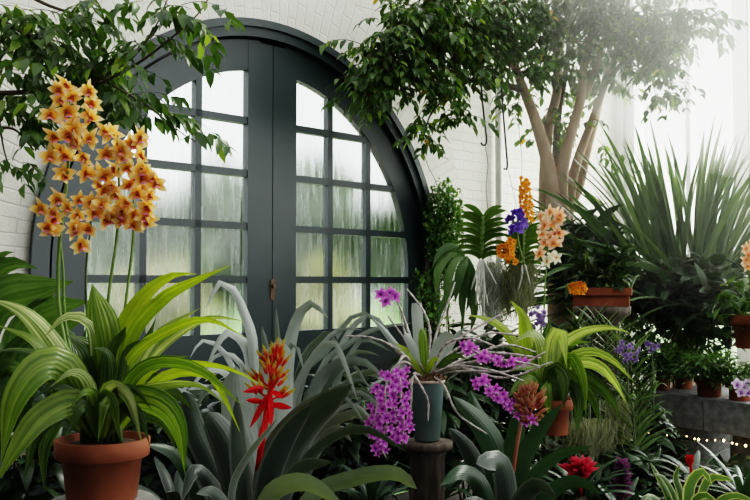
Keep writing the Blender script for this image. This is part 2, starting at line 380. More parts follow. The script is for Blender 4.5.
# ------------------------------------------------------------------ leaf helpers
def spline(P, n):
    """Catmull-Rom through P, n+1 samples spread by chord length"""
    if len(P) == 2:
        return [P[0].lerp(P[1], i / n) for i in range(n + 1)]
    d = [0]
    for a, b in zip(P, P[1:]): d.append(d[-1] + (b - a).length)
    Q = [P[0] * 2 - P[1]] + list(P) + [P[-1] * 2 - P[-2]]
    res = []
    for i in range(n + 1):
        s = d[-1] * i / n
        k = 0
        while k < len(P) - 2 and d[k + 1] < s: k += 1
        t = (s - d[k]) / max(1e-9, d[k + 1] - d[k])
        a, b, c, e = Q[k], Q[k + 1], Q[k + 2], Q[k + 3]
        res.append(0.5 * ((2 * b) + (c - a) * t + (2 * a - 5 * b + 4 * c - e) * t * t + (3 * b - a - 3 * c + e) * t * t * t))
    return res
def prof(kind, t):
    if kind == 'lance': return max(0.0, (0.22 + 0.78 * math.sin(PI * min(1, t ** 0.85)) ** 0.9) * (1 - t ** 7)) if t < 1 else 0
    if kind == 'spoon': return max(0.0, 0.2 + 0.8 * math.sin(PI * min(1, t ** 2.0)) ** 0.8) * (1 - t ** 12) if t < 1 else 0
    if kind == 'broad': return max(0.0, (0.16 + 0.84 * math.sin(PI * min(1, t ** 1.25)) ** 0.85) * (1 - t ** 9)) if t < 1 else 0
    if kind == 'strap': return (0.72 + 0.28 * min(1, t * 2)) * max(0, 1 - t ** 5) ** 0.8
    if kind == 'sword': return (0.9 + 0.1 * min(1, t * 4)) * max(0, 1 - t ** 2.2) ** 0.75
    if kind == 'round': return (0.75 + 0.25 * min(1, t * 2)) * max(0, 1 - t ** 8) ** 0.5
    if kind == 'ovate': return max(0.02, math.sin(PI * t ** 0.7) ** 0.8)
    if kind == 'blunt': return (0.8 + 0.2 * t) * (1 if t < 0.97 else 0.85)
    return 1
def ribbon(mb, P, W, S, fold=0.2, nu=4, wave=0.0):
    rows, uvs = [], []
    n = len(P); ph = rnd.uniform(0, 6)
    for i in range(n):
        t = (P[min(i + 1, n - 1)] - P[max(i - 1, 0)]).normalized()
        s = S[i] - t * S[i].dot(t); s = s.normalized() if s.length > 1e-6 else t.orthogonal().normalized()
        nn = s.cross(t)
        r, u = [], []
        for j in range(nu + 1):
            x = j / nu * 2 - 1
            r.append(P[i] + s * (x * W[i]) + nn * (W[i] * (fold * abs(x) ** 1.3 + wave * math.sin(ph + i * 1.1 + x * 1.5) * x)))
            u.append((x * 0.5 + 0.5, i / (n - 1)))
        rows.append(r); uvs.append(u)
    mb.grid(rows, uvs)
def pleaf(mb, ctrl, w, kind='lance', roll=25, fold=0.22, n=14, nu=4, wave=0.05):
    """leaf whose mid rib runs through (px, py, depth) points; w = blade width in px at its broadest"""
    P = spline([at(*c) for c in ctrl], n)
    S, W = [], []
    for i, p in enumerate(P):
        t = (P[min(i + 1, n)] - P[max(i - 1, 0)]).normalized()
        v = (p - CAM).normalized()
        s = t.cross(v)
        if s.length < 1e-5: s = RIGHT.copy()
        s.normalize()
        s = Quaternion(t, R(roll)) @ s
        S.append(s)
        W.append(max(0.0006, w * 0.5 * p.y / FPX * prof(kind, i / n)))
    ribbon(mb, P, W, S, fold, nu, wave)
def arc(P0, az, elev, Ln, droop, n=10, curl=1.3):
    P = [P0.copy()]; p = P0.copy(); st = Ln / n
    for i in range(n):
        e = elev - droop * ((i + 0.5) / n) ** curl
        p = p + Vector((math.cos(az) * math.cos(e), math.sin(az) * math.cos(e), math.sin(e))) * st
        P.append(p)
    return P
def wleaf(mb, P0, az, elev, Ln, droop, w, kind='sword', fold=0.3, n=10, nu=2, twist=0.0, curl=1.3, wave=0.03):
    """leaf in world space: w = half width in metres"""
    P = arc(P0, az, elev, Ln, droop, n, curl)
    S = []
    for i in range(n + 1):
        s = Vector((-math.sin(az), math.cos(az), 0))
        t = (P[min(i + 1, n)] - P[max(i - 1, 0)]).normalized()
        S.append(Quaternion(t, twist) @ s)
    ribbon(mb, P, [max(0.0005, w * prof(kind, i / n)) for i in range(n + 1)], S, fold, nu, wave)
def fleaf(mb, P, d, up, Ln, W, curl=0.25):
    """small broad leaf: 8 verts"""
    d = d.normalized(); s = d.cross(up)
    s = s.normalized() if s.length > 1e-5 else d.orthogonal().normalized()
    nn = s.cross(d)
    b = len(mb.v)
    m1 = P + d * (Ln * 0.36) + nn * (Ln * 0.02); m2 = P + d * (Ln * 0.7) - nn * (Ln * 0.04 * curl * 4); tip = P + d * Ln - nn * (Ln * 0.15 * curl * 4)
    fo = nn * (W * 0.3)
    mb.v.extend([P, m1 - s * W + fo, m1, m1 + s * W + fo, m2 - s * W * 0.72 + fo * .7, m2, m2 + s * W * 0.72 + fo * .7, tip])
    U = [(0.5, 0), (0, .36), (.5, .36), (1, .36), (.14, .7), (.5, .7), (.86, .7), (.5, 1)]
    for q in ((0, 2, 1), (0, 3, 2), (1, 2, 5, 4), (2, 3, 6, 5), (4, 5, 7), (5, 6, 7)):
        mb.f.append(tuple(b + k for k in q)); mb.uv.append(tuple(U[k] for k in q)); mb.mi.append(mb.cur)
def rv(s=1.0): return Vector((rnd.gauss(0, 1), rnd.gauss(0, 1), rnd.gauss(0, 1))).normalized() * s
def leafpart(parent, ctrl, w, mat, kind='lance', roll=25, fold=0.22, n=14, nu=4, wave=0.05, name='leaf'):
    mb = MB(); pleaf(mb, ctrl, w, kind, roll, fold, n, nu, wave)
    return obj(name, mb, M[mat], parent)
def tubepart(parent, name, ctrl, rad, mat, n=14, seg=8):
    mb = MB(); P = spline([at(*c) for c in ctrl], n)
    mb.tube(P, [lerp_list(rad, i / n) * P[i].y / FPX for i in range(n + 1)] if isinstance(rad, (list, tuple)) else rad * P[0].y / FPX, seg)
    return obj(name, mb, M[mat], parent)

# flower meshes --------------------------------------------------------------
def petal(mb, ang, Ln, W, lift=0.25, bend=-0.2, kind='ovate', start=0.04, n=5):
    """petal in the XZ plane, flower faces -Y"""
    d = Vector((math.cos(ang), 0, math.sin(ang))); f = Vector((0, -1, 0)); s = d.cross(f)
    P = [d * (Ln * (start + (1 - start) * i / n)) + f * (Ln * (lift * (i / n) + bend * (i / n) ** 2)) for i in range(n + 1)]
    ribbon(mb, P, [max(0.01 * W, W * prof(kind, min(0.995, max(0.03, i / n)))) for i in range(n + 1)], [s] * (n + 1), 0.15, 2, 0.06)
def orchid_mesh(name, mats, npet=5, Ln=1.0, W=0.3, lip=True, seed=0, lift=0.25, bend=-0.2, core=0.1):
    r = random.Random(seed); mb = MB()
    for k in range(npet):
        a = PI / 2 + 2 * PI * k / npet + r.uniform(-.12, .12)
        petal(mb, a, Ln * r.uniform(.88, 1.08), W * r.uniform(.85, 1.1), lift + r.uniform(-.15, .2), bend + r.uniform(-.15, .1))
    if lip:
        mb.cur = 1
        P = [Vector((0, -.08 - .30 * t, -.05 - .42 * t + .10 * t * t)) for t in (0, .2, .4, .6, .8, 1)]
        ribbon(mb, P, [.10, .26, .30, .27, .30, .06], [RIGHT] * 6, 0.5, 4)
        mb.ball(Vector((0, -.16, .08)), .11, (1, 1.4, .9), 6, 4)
    elif core:
        mb.cur = 1; mb.ball(Vector((0, -.06, 0)), core, (1, 1.2, 1), 6, 4)
    return mb.mesh(name, [M[x] for x in mats])
def natural_orchid(name, mats, seed):
    r = random.Random(seed); mb = MB()
    for ang, ln, w_, li, be in ((90, 1.05, .25, .1, .35), (20, .95, .30, .5, -.2), (160, .95, .30, .5, -.2), (-38, 1.0, .26, .2, -.45), (218, 1.0, .26, .2, -.45)):
        petal(mb, R(ang + r.uniform(-14, 14)), ln * r.uniform(.85, 1.1), w_ * r.uniform(.85, 1.15), li + r.uniform(-.25, .35), be + r.uniform(-.35, .3))
    mb.cur = 1
    P = [Vector((0, -.1 - .42 * t, .02 - .40 * t + .06 * t * t)) for t in (0, .2, .4, .6, .8, 1)]
    ribbon(mb, P, [.10, .28, .30, .30, .34, .08], [RIGHT] * 6, 0.6, 4, .1)
    mb.ball(Vector((0, -.2, .08)), .13, (1, 1.5, .9), 6, 4)
    return mb.mesh(name, [M[x] for x in mats])
F = {}
for k in range(3):
    F['natural%d' % k] = natural_orchid('flower', ['o_petal', 'o_lip'], k + 3)
    F['peachy%d' % k] = natural_orchid('flower', ['peach', 'peach_lip'], k + 13)
for k in range(3):
    F['orange%d' % k] = orchid_mesh('flower', ['o_petal', 'o_lip'], 5, 1.0, .33, True, k, .35, -.35)
    F['magenta%d' % k] = orchid_mesh('flower', ['magenta', 'magenta_lip'], 5, 1.0, .30, False, k + 9, .35, -.1, .2)
    F['violet%d' % k] = orchid_mesh('flower', ['violet', 'violet'], 5, 1.0, .40, False, k + 19, .2, -.1, .14)
    F['dusky%d' % k] = orchid_mesh('flower', ['violet_grey', 'violet'], 5, 1.0, .38, False, k + 19, .2, -.1, .14)
    F['asco%d' % k] = orchid_mesh('flower', ['orange', 'o_lip'], 5, 1.0, .42, False, k + 29, .3, 0, .2)
    F['peach%d' % k] = orchid_mesh('flower', ['peach', 'peach_lip'], 5, 1.0, .30, True, k + 39, .3, -.3)
    F['cream%d' % k] = orchid_mesh('flower', ['cream', 'peach_lip'], 5, 1.0, .26, False, k + 49, .3, -.3, .15)
    F['lilac%d' % k] = orchid_mesh('flower', ['lilac', 'magenta_lip'], 5, 1.0, .44, True, k + 59, .2, -.1)
def flower(kind, parent, P, size, face=None, roll=None, name='flower'):
    """flower at world P, facing direction face (default: towards the aisle), size = radius in m"""
    f = (face if face is not None else Vector((0, -1, 0.05))).normalized()
    q = (-f).to_track_quat('Y', 'Z')
    Mx = Matrix.Translation(P) @ q.to_matrix().to_4x4() @ Matrix.Rotation(rnd.uniform(-.4, .4) if roll is None else roll, 4, 'Y') @ Matrix.Scale(size, 4)
    return inst(name, F[kind + str(rnd.randrange(3))], parent, Mx)

# pots -----------------------------------------------------------------------
def pot(parent, c, r1, r0, h, mat='terra', rim=True, name='pot', rimmat=None):
    """c: centre of the base"""
    mb = MB()
    if rim:
        pr = [(r0 * .96, 0), (r0, .004), (r0 + (r1 - r0) * .72 - .012, h * .70), (r1 - .004, h * .705), (r1, h * .72), (r1 + .002, h * .985), (r1 - .003, h), (r1 - .014, h), (r1 - .018, h * .9), (0, h * .88)]
    else:
        pr = [(r0 * .9, 0), (r0, .006), (r1 - .001, h * .95), (r1 + .002, h * .97), (r1 + .002, h * .995), (r1 - .008, h), (r1 - .012, h * .9), (0, h * .89)]
    mb.lathe(c, pr, 48)
    o = obj(name, mb, M[mat], parent)
    mb = MB(); mb.lathe(c, [(r1 - .016, h * .88), (r1 * .6, h * .93), (0, h * .95)], 24)
    obj('soil', mb, M['soil'], parent)
    if rimmat:
        mb = MB(); mb.lathe(c, [(r1 + .003, h * .955), (r1 + .003, h * .997), (r1 - .009, h * 1.003), (r1 - .011, h * .955)], 48); obj('rim', mb, M[rimmat], parent)
    return o
exec_parts = []
# ================================================================== SETTING
DC = Vector((-0.657, 5.683, 0.0))                       # foot of the door's centre line, on the wall face
WM = Matrix.Translation(DC) @ Matrix.Rotation(R(45), 4, 'Z')   # wall frame: x along the wall, y out through it, z up
WB = Vector((0, 0, 0))
RO, RI, ZC = 1.554, 1.268, 1.585                         # outer casing radius, glass radius, springing height
RF = 1.455
def W(u, y, z): return WM @ Vector((u, y, z))
def wplace(o): o.matrix_world = WM; return o
def wobj(name, mb, mat, parent=None, smooth=False):
    me = mb.mesh(name, mat, None, smooth); o = bpy.data.objects.new(name, me); C.objects.link(o)
    if parent: o.parent = parent
    else: o.matrix_world = WM; o['kind'] = 'structure'
    return o
RV = 1.99
UL, UR, ZT = -4.6, 4.27, 4.9
def wallface(mb, pts): mb.face([Vector((u, 0, z)) for u, z in pts], [(u, z) for u, z in pts])
# brick wall with an arched opening; the ring of arch bricks is a strip of its own
mb = MB()
ns = 48
A = [PI * i / ns for i in range(ns + 1)]
ring = [(RV * math.cos(a), ZC + RV * math.sin(a)) for a in A]
wallface(mb, [(UL, 0), (-RV, 0), (-RV, ZC), (UL, ZC)])
wallface(mb, [(RV, 0), (UR, 0), (UR, ZC), (RV, ZC)])
wallface(mb, [(RO, 0), (RV, 0), (RV, ZC), (RO, ZC)])
wallface(mb, [(-RV, 0), (-RO, 0), (-RO, ZC), (-RV, ZC)])
wallface(mb, [(RV, ZC), (UR, ZC), (UR, ZT), (RV, ZT)])
wallface(mb, [(UL, ZC), (-RV, ZC), (-RV, ZT), (UL, ZT)])
for i in range(ns):
    (u0, z0), (u1, z1) = ring[i], ring[i + 1]
    wallface(mb, [(u1, z1), (u0, z0), (u0, ZT), (u1, ZT)])
# back face and thickness so the wall is solid
mb.box((UL, 0.30, 0), (-RO, 0.31, ZT)); mb.box((RO, 0.30, 0), (UR, 0.31, ZT)); mb.box((-RO, 0.30, ZC + RO), (RO, 0.31, ZT))
wall_back = wobj('wall_back', mb, M['brick'])
mb = MB()
for i in range(ns):
    a0, a1 = A[i], A[i + 1]
    q = [(RO, a0), (RV, a0), (RV, a1), (RO, a1)]
    mb.face([Vector((r * math.cos(a), -0.004, ZC + r * math.sin(a))) for r, a in q], [(r - RO + .01, a * 1.75) for r, a in q])
    mb.face([Vector((RO * math.cos(a), y, ZC + RO * math.sin(a))) for a, y in ((a0, -.004), (a1, -.004), (a1, .3), (a0, .3))], [(0, 0)] * 4)
for s in (-1, 1):
    mb.face([Vector((s * RO, y, z)) for y, z in ((0, 0), (.3, 0), (.3, ZC), (0, ZC))])
wobj('trim_1', mb, M['voussoir'])

# arched door ------------------------------------------------------------------
door = bpy.data.objects.new('door_1', None); C.objects.link(door); door.matrix_world = WM; door['kind'] = 'structure'
def archband(mb, r0, r1, y0, y1, zb=0.0, seg=56):
    """solid inverted U: legs from zb to the springing, half ring above"""
    pts = [(1, 0, zb)] + [(math.cos(PI * i / seg), math.sin(PI * i / seg), None) for i in range(seg + 1)] + [(-1, 0, zb)]
    def p(k, r, y):
        c, s, z = pts[k]
        return Vector((c * r, y, z if z is not None else ZC + s * r))
    for k in range(len(pts) - 1):
        mb.face([p(k, r0, y0), p(k, r1, y0), p(k + 1, r1, y0), p(k + 1, r0, y0)])
        mb.face([p(k, r0, y1), p(k + 1, r0, y1), p(k + 1, r1, y1), p(k, r1, y1)])
        mb.face([p(k, r0, y0), p(k + 1, r0, y0), p(k + 1, r0, y1), p(k, r0, y1)])
        mb.face([p(k, r1, y0), p(k, r1, y1), p(k + 1, r1, y1), p(k + 1, r1, y0)])
mb = MB()
archband(mb, RF + .01, RO, -.028, .10); archband(mb, RO - .03, RO + .018, -.05, -.02); archband(mb, RF - .035, RF + .035, .072, .10)
wobj('casing', mb, M['paint'], door)
YL0, YL1 = .016, .07                                       # the leaves stand back in the casing
ZB = 1.198
VERT = {-1: [-.92, -.554], 1: [.501, .861]}
ZR = [1.528 + .33 * k for k in range(4)]
MW = .022
for s in (-1, 1):
    leafp = bpy.data.objects.new('door_leaf', None); C.objects.link(leafp); leafp.parent = door; leafp.location = (.022, 0, 0)
    mb = MB()
    x0, x1 = s * .003, s * .196
    half = 28
    # meeting stile rises to the arch; curved head band; outer stile; bottom rail with two sunk panels
    def zed(r, u): return ZC + math.sqrt(max(0, r * r - u * u))
    mb.box((min(x0, x1), YL0 - .002, 0), (max(x0, x1), YL1, zed(RF, .196) - .004))
    ang0 = math.acos(.10 / RF)
    pts = [(math.cos(ang0 * i / half), math.sin(ang0 * i / half)) for i in range(half + 1)]
    for (c0, s0), (c1, s1) in zip(pts, pts[1:]):
        def q(c, sn, r, y): return Vector((s * c * r, y, ZC + sn * r))
        for f in ([q(c0, s0, RI, YL0), q(c0, s0, RF, YL0), q(c1, s1, RF, YL0), q(c1, s1, RI, YL0)],
                  [q(c0, s0, RI, YL0), q(c1, s1, RI, YL0), q(c1, s1, RI, YL1), q(c0, s0, RI, YL1)],
                  [q(c0, s0, RI, YL1), q(c1, s1, RI, YL1), q(c1, s1, RF, YL1), q(c0, s0, RF, YL1)]):
            mb.face(f if s > 0 else f[::-1])
    mb.box((min(s * RI, s * RF), YL0, 0), (max(s * RI, s * RF), YL1, ZC))
    mb.box((min(x1, s * RI), YL0, ZB - .26), (max(x1, s * RI), YL1, ZB))
    mb.box((min(x1, s * RI), YL0, 0), (max(x1, s * RI), YL1, .25))
    mb.box((min(s * .66, s * .75), YL0, .25), (max(s * .66, s * .75), YL1, ZB - .26))
    mb.box((min(x1, s * RI), YL0 + .02, .25), (max(x1, s * RI), YL1 - .01, ZB - .26))
    wobj('leaf_frame', mb, M['paint'], leafp)
    mb = MB()
    for v in VERT[s]:
        mb.box((v - MW, YL0 + .004, ZB), (v + MW, YL1, zed(RI + .01, v)))
    for z in ZR:
        e = math.sqrt(max(0, RI ** 2 - max(0, z - ZC) ** 2)) + .005
        mb.box((min(x1, s * e), YL0 + .004, z - MW), (max(x1, s * e), YL1, z + MW))
    wobj('muntin_grid', mb, M['paint'], leafp)
    mb = MB()
    # panes: columns of glass cut to the arch (thin slab so the mist blurs what lies beyond)
    us = [s * .196 + s * (RI - .196) * i / 20 for i in range(21)]
    for y, rev in ((.05, False), (.056, True)):
        for a, b in zip(us, us[1:]):
            f = [Vector((a, y, ZB)), Vector((b, y, ZB)), Vector((b, y, zed(RI + .004, b))), Vector((a, y, zed(RI + .004, a)))]
            if (s < 0) != rev: f = f[::-1]
            mb.face(f)
    wobj('glass', mb, M['glass'], leafp)
mb = MB(); mb.box((.005, YL0 - .008, 1.40), (.035, YL0, 1.53)); mb.tube([Vector((.02, YL0 - .012, 1.485)), Vector((.02, YL0 - .03, 1.485))], .012); 
wobj('keyhole_plate', mb, solid('worn_brass', (.10, .06, .035), (.17, .11, .07), 30, .5, metallic=.6), door)

# right-hand window wall: runs from the far corner towards the viewer
CN = W(UR, 0, 0)
RM = Matrix.Translation(CN) @ Matrix.Rotation(R(-45), 4, 'Z')    # x runs towards the aisle, y outwards
def robj(name, mb, mat, parent=None):
    me = mb.mesh(name, mat, None, False); o = bpy.data.objects.new(name, me); C.objects.link(o)
    if parent: o.parent = parent
    else: o.matrix_world = RM; o['kind'] = 'structure'
    return o
mb = MB(); mb.box((0, 0, 0), (4.6, .25, .62)); mb.box((0, 0, 4.7), (4.6, .2, 4.9)); robj('wall_right', mb, M['white'])
win = bpy.data.objects.new('window_1', None); C.objects.link(win); win.matrix_world = RM; win['kind'] = 'structure'
mb = MB()
mb.box((.0, -.06, .62), (.085, .14, 4.7)); mb.box((.085, -.02, .62), (.13, .12, 4.7)); mb.box((.13, -.05, .62), (.20, .14, 4.7))
mb.box((.69, .0, .62), (.735, .10, 4.7))
mb.box((1.16, -.06, .62), (1.36, .14, 4.7))
for x in (1.95, 2.55, 3.3, 4.1): mb.box((x, 0, .62), (x + .05, .1, 4.7))
mb.box((0, -.06, .60), (4.6, .14, .68))
robj('window_frame', mb, M['white'], win)
for a, b in ((.2, .69), (.735, 1.16), (1.36, 1.95), (2.0, 2.55), (2.6, 3.3), (3.35, 4.1)):
    mb = MB(); mb.box((a, .05, .68), (b, .056, 4.7)); robj('pane', mb, M['clear'], win)
# vertical pipe on the brick and the dark gap beside it
mb = MB(); pu = 2.30
mb.tube([Vector((pu, -.05, 0)), Vector((pu, -.05, ZT))], .03, 12)
wobj('trim_2', mb, M['grey_pipe'], None, True)
# floor, far garden, enclosing walls out of view
def plain(name, mb, mat, smooth=False):
    o = obj(name, mb, mat, None, smooth); o['kind'] = 'structure'; return o
mb = MB(); mb.face([Vector(p) for p in ((-5, -2.6, 0), (5.8, -2.6, 0), CN + Vector((3.2, -3.2, 0)), CN, W(UL, 0, 0))])
plain('floor', mb, M['floor'])
mb = MB(); mb.box((-4.4, -2.7, 0), (6.2, -2.5, 4.9)); plain('wall_front', mb, M['dim'])
p = W(UL, 0, 0)
mb = MB(); mb.box((p.x - .2, -2.6, 0), (p.x, p.y, 4.9)); plain('wall_left', mb, M['dim'])
mb = MB(); mb.face([Vector(p) for p in ((-60, 3, -.12), (60, 3, -.12), (60, 80, -.12), (-60, 80, -.12))][::1]); o = plain('lawn', mb, M['lawn'])
mb = MB()
mb.face([W(-6, 1.0, -.10), W(5, 1.0, -.10), W(5, 4.2, -.10), W(-6, 4.2, -.10)]); plain('garden_path', mb, M['path'])

mb = MB(); mb.face([W(UL, .31, ZT), W(UR, .31, ZT), CN + Vector((3.3, -3.1, ZT)), Vector((6.2, -2.7, ZT)), Vector((-4.4, -2.7, ZT))])
m, nt, out = newmat('roof_glass'); t_ = N(nt, 'ShaderNodeBsdfTransparent'); t_.inputs[0].default_value = (.40, .42, .42, 1); L(nt, t_.outputs[0], out.inputs[0])
plain('ceiling', mb, m)

# garden trees beyond the misted panes
def outside_tree(x, y, h, r, n, mat, name, label, zlow=.25):
    base = Vector((x, y, -.12))
    t = thing(name, label, 'tree', base, 'garden trees beyond the door')
    mb = MB(); mb.tube(spline([base, base + Vector((.1, 0, h * .4)), base + Vector((0, .1, h * .8))], 6), [.16, .12, .05], 8); obj('trunk', mb, M['twig'], t)
    mb = MB()
    for i in range(n):
        d = rv(); k = rnd.random() ** .35
        p = base + Vector((d.x * r * k, d.y * r * k, h * (zlow + (1 - zlow) * (.46 + .46 * d.z * k))))
        fleaf(mb, p, rv() + Vector((0, 0, -.3)), Vector((0, 0, 1)), rnd.uniform(.4, .75), rnd.uniform(.16, .28))
    obj('foliage', mb, M[mat], t)
TL = ['dark round garden tree seen through the left misted panes beside the stile', 'broad garden tree blurred behind the first column of left panes',
      'tall garden tree blurred behind the right door panes', 'shorter garden tree blurred behind the far right column of panes', 'yellowing garden shrub glowing low through the misted panes']
outside_tree(-5.7, 20, 4.2, 1.15, 800, 'outtree', 'garden_tree', TL[1])
outside_tree(-3.4, 20, 4.5, 1.1, 800, 'outtree', 'garden_tree', TL[0])
outside_tree(-1.25, 20, 4.6, 1.05, 800, 'outtree', 'garden_tree', TL[2])
outside_tree(.9, 20, 4.0, 1.1, 800, 'outtree', 'garden_tree', TL[3])
outside_tree(-3.7, 15.5, 2.0, .8, 200, 'autumn', 'garden_shrub', TL[4])
outside_tree(-1.1, 15.5, 1.9, .7, 200, 'autumn', 'garden_shrub', 'yellowing garden shrub seen through the right door panes')
# ================================================================== PLANTS
def pxw(px, Z): return px * Z / FPX
# ---------- potted striped orchid with tall orange sprays (front left)
Z0 = 2.9
pb = at(102, 499, Z0)
A = thing('potted_orchid', 'terracotta pot of striped yellow-green pleated leaves and tall orange orchid sprays', 'potted plant', pb)
pot(A, pb, pxw(46, Z0), pxw(34, Z0), .196)
LA = [  # control points (px, py, depth offset), blade width px, material, roll
 (((103,440,0),(108,385,-.02),(105,335,-.05),(92,284,-.05)), 30, 'striped', 8),
 (((106,440,0),(117,352,.0),(143,298,-.02),(172,276,-.03),(197,274,-.06)), 20, 'yellow', 28),
 (((110,440,0),(128,345,-.04),(162,300,-.08),(198,280,-.12),(232,265,-.16)), 16, 'yellow', 25),
 (((112,440,.05),(137,369,.08),(162,333,.10),(200,308,.12)), 15, 'striped_pale', 20),
 (((108,440,0),(128,363,-.05),(173,329,-.1),(209,320,-.14),(246,338,-.18)), 12, 'yellow', 35),
 (((112,440,.08),(140,372,.1),(172,338,.12),(209,318,.12),(243,321,.1)), 11, 'striped_pale', 25),
 (((108,440,-.03),(128,385,-.1),(155,364,-.16),(198,369,-.22),(244,407,-.28)), 15, 'striped', 35),
 (((112,440,0),(150,372,-.06),(190,364,-.12),(232,370,-.18),(268,388,-.22)), 8, 'yellow', 35),
 (((112,440,0),(160,380,-.04),(205,374,-.08),(224,398,-.12),(240,432,-.14)), 11, 'yellow', 30),
 (((108,440,-.03),(132,397,-.1),(165,386,-.16),(200,386,-.2),(224,404,-.22)), 10, 'striped_pale', 30),
 (((103,436,-.05),(108,390,-.12),(128,398,-.2),(142,443,-.22)), 15, 'striped_pale', 30),
 (((106,436,-.05),(128,402,-.13),(158,404,-.2),(178,428,-.24),(185,474,-.24)), 27, 'striped', 25),
 (((94,436,-.05),(72,372,-.12),(42,364,-.2),(14,398,-.26),(1,462,-.28)), 32, 'striped', 20),
 (((95,436,-.05),(78,402,-.14),(42,414,-.22),(14,450,-.28),(-4,484,-.3)), 27, 'striped', 25),
 (((96,440,.02),(80,392,.03),(52,342,.03),(22,311,0),(-16,297,-.03)), 24, 'striped_pale', 25),
 (((92,440,.02),(70,388,0),(36,342,-.03),(-6,324,-.06)), 14, 'striped', 30),
 (((103,440,.02),(101,372,-.02),(94,325,-.06),(66,316,-.1),(42,340,-.14)), 18, 'striped_pale', 35),
 (((92,440,.04),(62,396,.06),(44,352,.06),(34,308,.06)), 17, 'striped', 15),
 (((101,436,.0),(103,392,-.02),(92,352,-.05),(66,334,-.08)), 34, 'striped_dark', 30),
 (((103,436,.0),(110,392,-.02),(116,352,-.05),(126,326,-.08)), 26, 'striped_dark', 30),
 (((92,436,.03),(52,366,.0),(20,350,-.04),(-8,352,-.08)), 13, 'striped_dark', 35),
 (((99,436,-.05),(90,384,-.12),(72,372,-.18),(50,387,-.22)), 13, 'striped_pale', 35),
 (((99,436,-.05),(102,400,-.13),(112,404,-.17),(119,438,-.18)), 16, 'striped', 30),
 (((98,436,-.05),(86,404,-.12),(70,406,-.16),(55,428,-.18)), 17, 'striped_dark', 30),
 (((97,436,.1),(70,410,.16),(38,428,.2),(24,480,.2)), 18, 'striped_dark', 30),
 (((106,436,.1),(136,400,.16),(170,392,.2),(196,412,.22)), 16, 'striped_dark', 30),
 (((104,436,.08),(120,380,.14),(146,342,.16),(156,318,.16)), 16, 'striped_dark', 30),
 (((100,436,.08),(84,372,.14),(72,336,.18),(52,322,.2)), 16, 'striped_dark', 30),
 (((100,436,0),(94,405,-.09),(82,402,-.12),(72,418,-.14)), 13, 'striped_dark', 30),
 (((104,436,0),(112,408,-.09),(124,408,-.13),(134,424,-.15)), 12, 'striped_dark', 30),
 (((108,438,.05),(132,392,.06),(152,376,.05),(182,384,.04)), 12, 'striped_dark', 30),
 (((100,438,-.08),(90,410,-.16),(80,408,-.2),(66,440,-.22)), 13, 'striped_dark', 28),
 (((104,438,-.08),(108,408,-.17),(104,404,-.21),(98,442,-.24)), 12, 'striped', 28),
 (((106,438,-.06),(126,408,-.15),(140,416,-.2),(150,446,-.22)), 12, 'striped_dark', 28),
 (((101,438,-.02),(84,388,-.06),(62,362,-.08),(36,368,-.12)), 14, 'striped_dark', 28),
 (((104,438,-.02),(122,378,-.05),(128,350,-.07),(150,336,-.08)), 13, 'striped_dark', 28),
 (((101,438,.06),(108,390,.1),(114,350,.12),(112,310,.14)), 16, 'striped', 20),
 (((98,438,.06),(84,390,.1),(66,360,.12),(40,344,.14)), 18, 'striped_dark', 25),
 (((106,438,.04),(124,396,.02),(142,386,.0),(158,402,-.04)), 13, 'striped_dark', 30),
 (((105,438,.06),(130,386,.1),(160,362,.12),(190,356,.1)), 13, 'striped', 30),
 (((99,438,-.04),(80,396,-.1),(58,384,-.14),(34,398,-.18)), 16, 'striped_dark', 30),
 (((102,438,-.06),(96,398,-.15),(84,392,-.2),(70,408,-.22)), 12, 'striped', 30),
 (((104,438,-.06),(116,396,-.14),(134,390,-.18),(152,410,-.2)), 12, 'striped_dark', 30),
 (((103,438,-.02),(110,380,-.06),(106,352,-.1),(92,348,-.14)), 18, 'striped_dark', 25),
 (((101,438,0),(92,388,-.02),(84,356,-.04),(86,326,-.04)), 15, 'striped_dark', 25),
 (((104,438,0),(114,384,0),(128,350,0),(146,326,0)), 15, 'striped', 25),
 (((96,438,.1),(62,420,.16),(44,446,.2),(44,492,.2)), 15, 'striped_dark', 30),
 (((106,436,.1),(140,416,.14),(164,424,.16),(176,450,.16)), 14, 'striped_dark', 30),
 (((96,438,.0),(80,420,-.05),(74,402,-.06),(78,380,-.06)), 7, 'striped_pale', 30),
]
for li, (c, w_, mt, ro) in enumerate(LA):
    leafpart(A, [(x, y, Z0 + d) for x, y, d in c], w_ * 1.12, mt, 'spoon' if li == 0 else ('broad' if li in (18, 19) else 'lance'), ro, .2, 16, 6, .07)
for k in range(7):
    x = 84 + k * 6
    tubepart(A, 'leaf_sheath', [(x, 446, Z0 - .02), (x + rnd.uniform(-2, 2), 425, Z0 - .03), (101 + (x - 101) * .8, 402, Z0 - .02)], [4, 3, 2], 'striped_dark', 5)
S1 = tubepart(A, 'flower_spike', [(92,436,Z0+.05),(62,330,Z0+.15),(58,262,Z0+.15),(63,215,Z0+.14),(69,155,Z0+.13),(70,88,Z0+.12)], [2.2,2.2,1.9,1.6,1.0], 'stalk', 18)
S1b = tubepart(A, 'flower_spike', [(94,436,Z0+.06),(67,335,Z0+.17),(63,270,Z0+.17),(60,235,Z0+.16),(64,205,Z0+.15)], [1.8,1.8,1.5,1.1], 'stalk', 14)
S2 = tubepart(A, 'flower_spike', [(104,436,Z0+.05),(105,340,Z0+.13),(109,292,Z0+.13),(117,235,Z0+.13),(119,190,Z0+.12),(118,135,Z0+.1)], [1.8,1.8,1.6,1.4,.9], 'stalk', 18)
S3 = tubepart(A, 'flower_spike', [(106,436,Z0+.05),(121,340,Z0+.16),(127,292,Z0+.16),(133,240,Z0+.16),(134,195,Z0+.15),(144,138,Z0+.13)], [1.7,1.7,1.5,1.3,.8], 'stalk', 18)
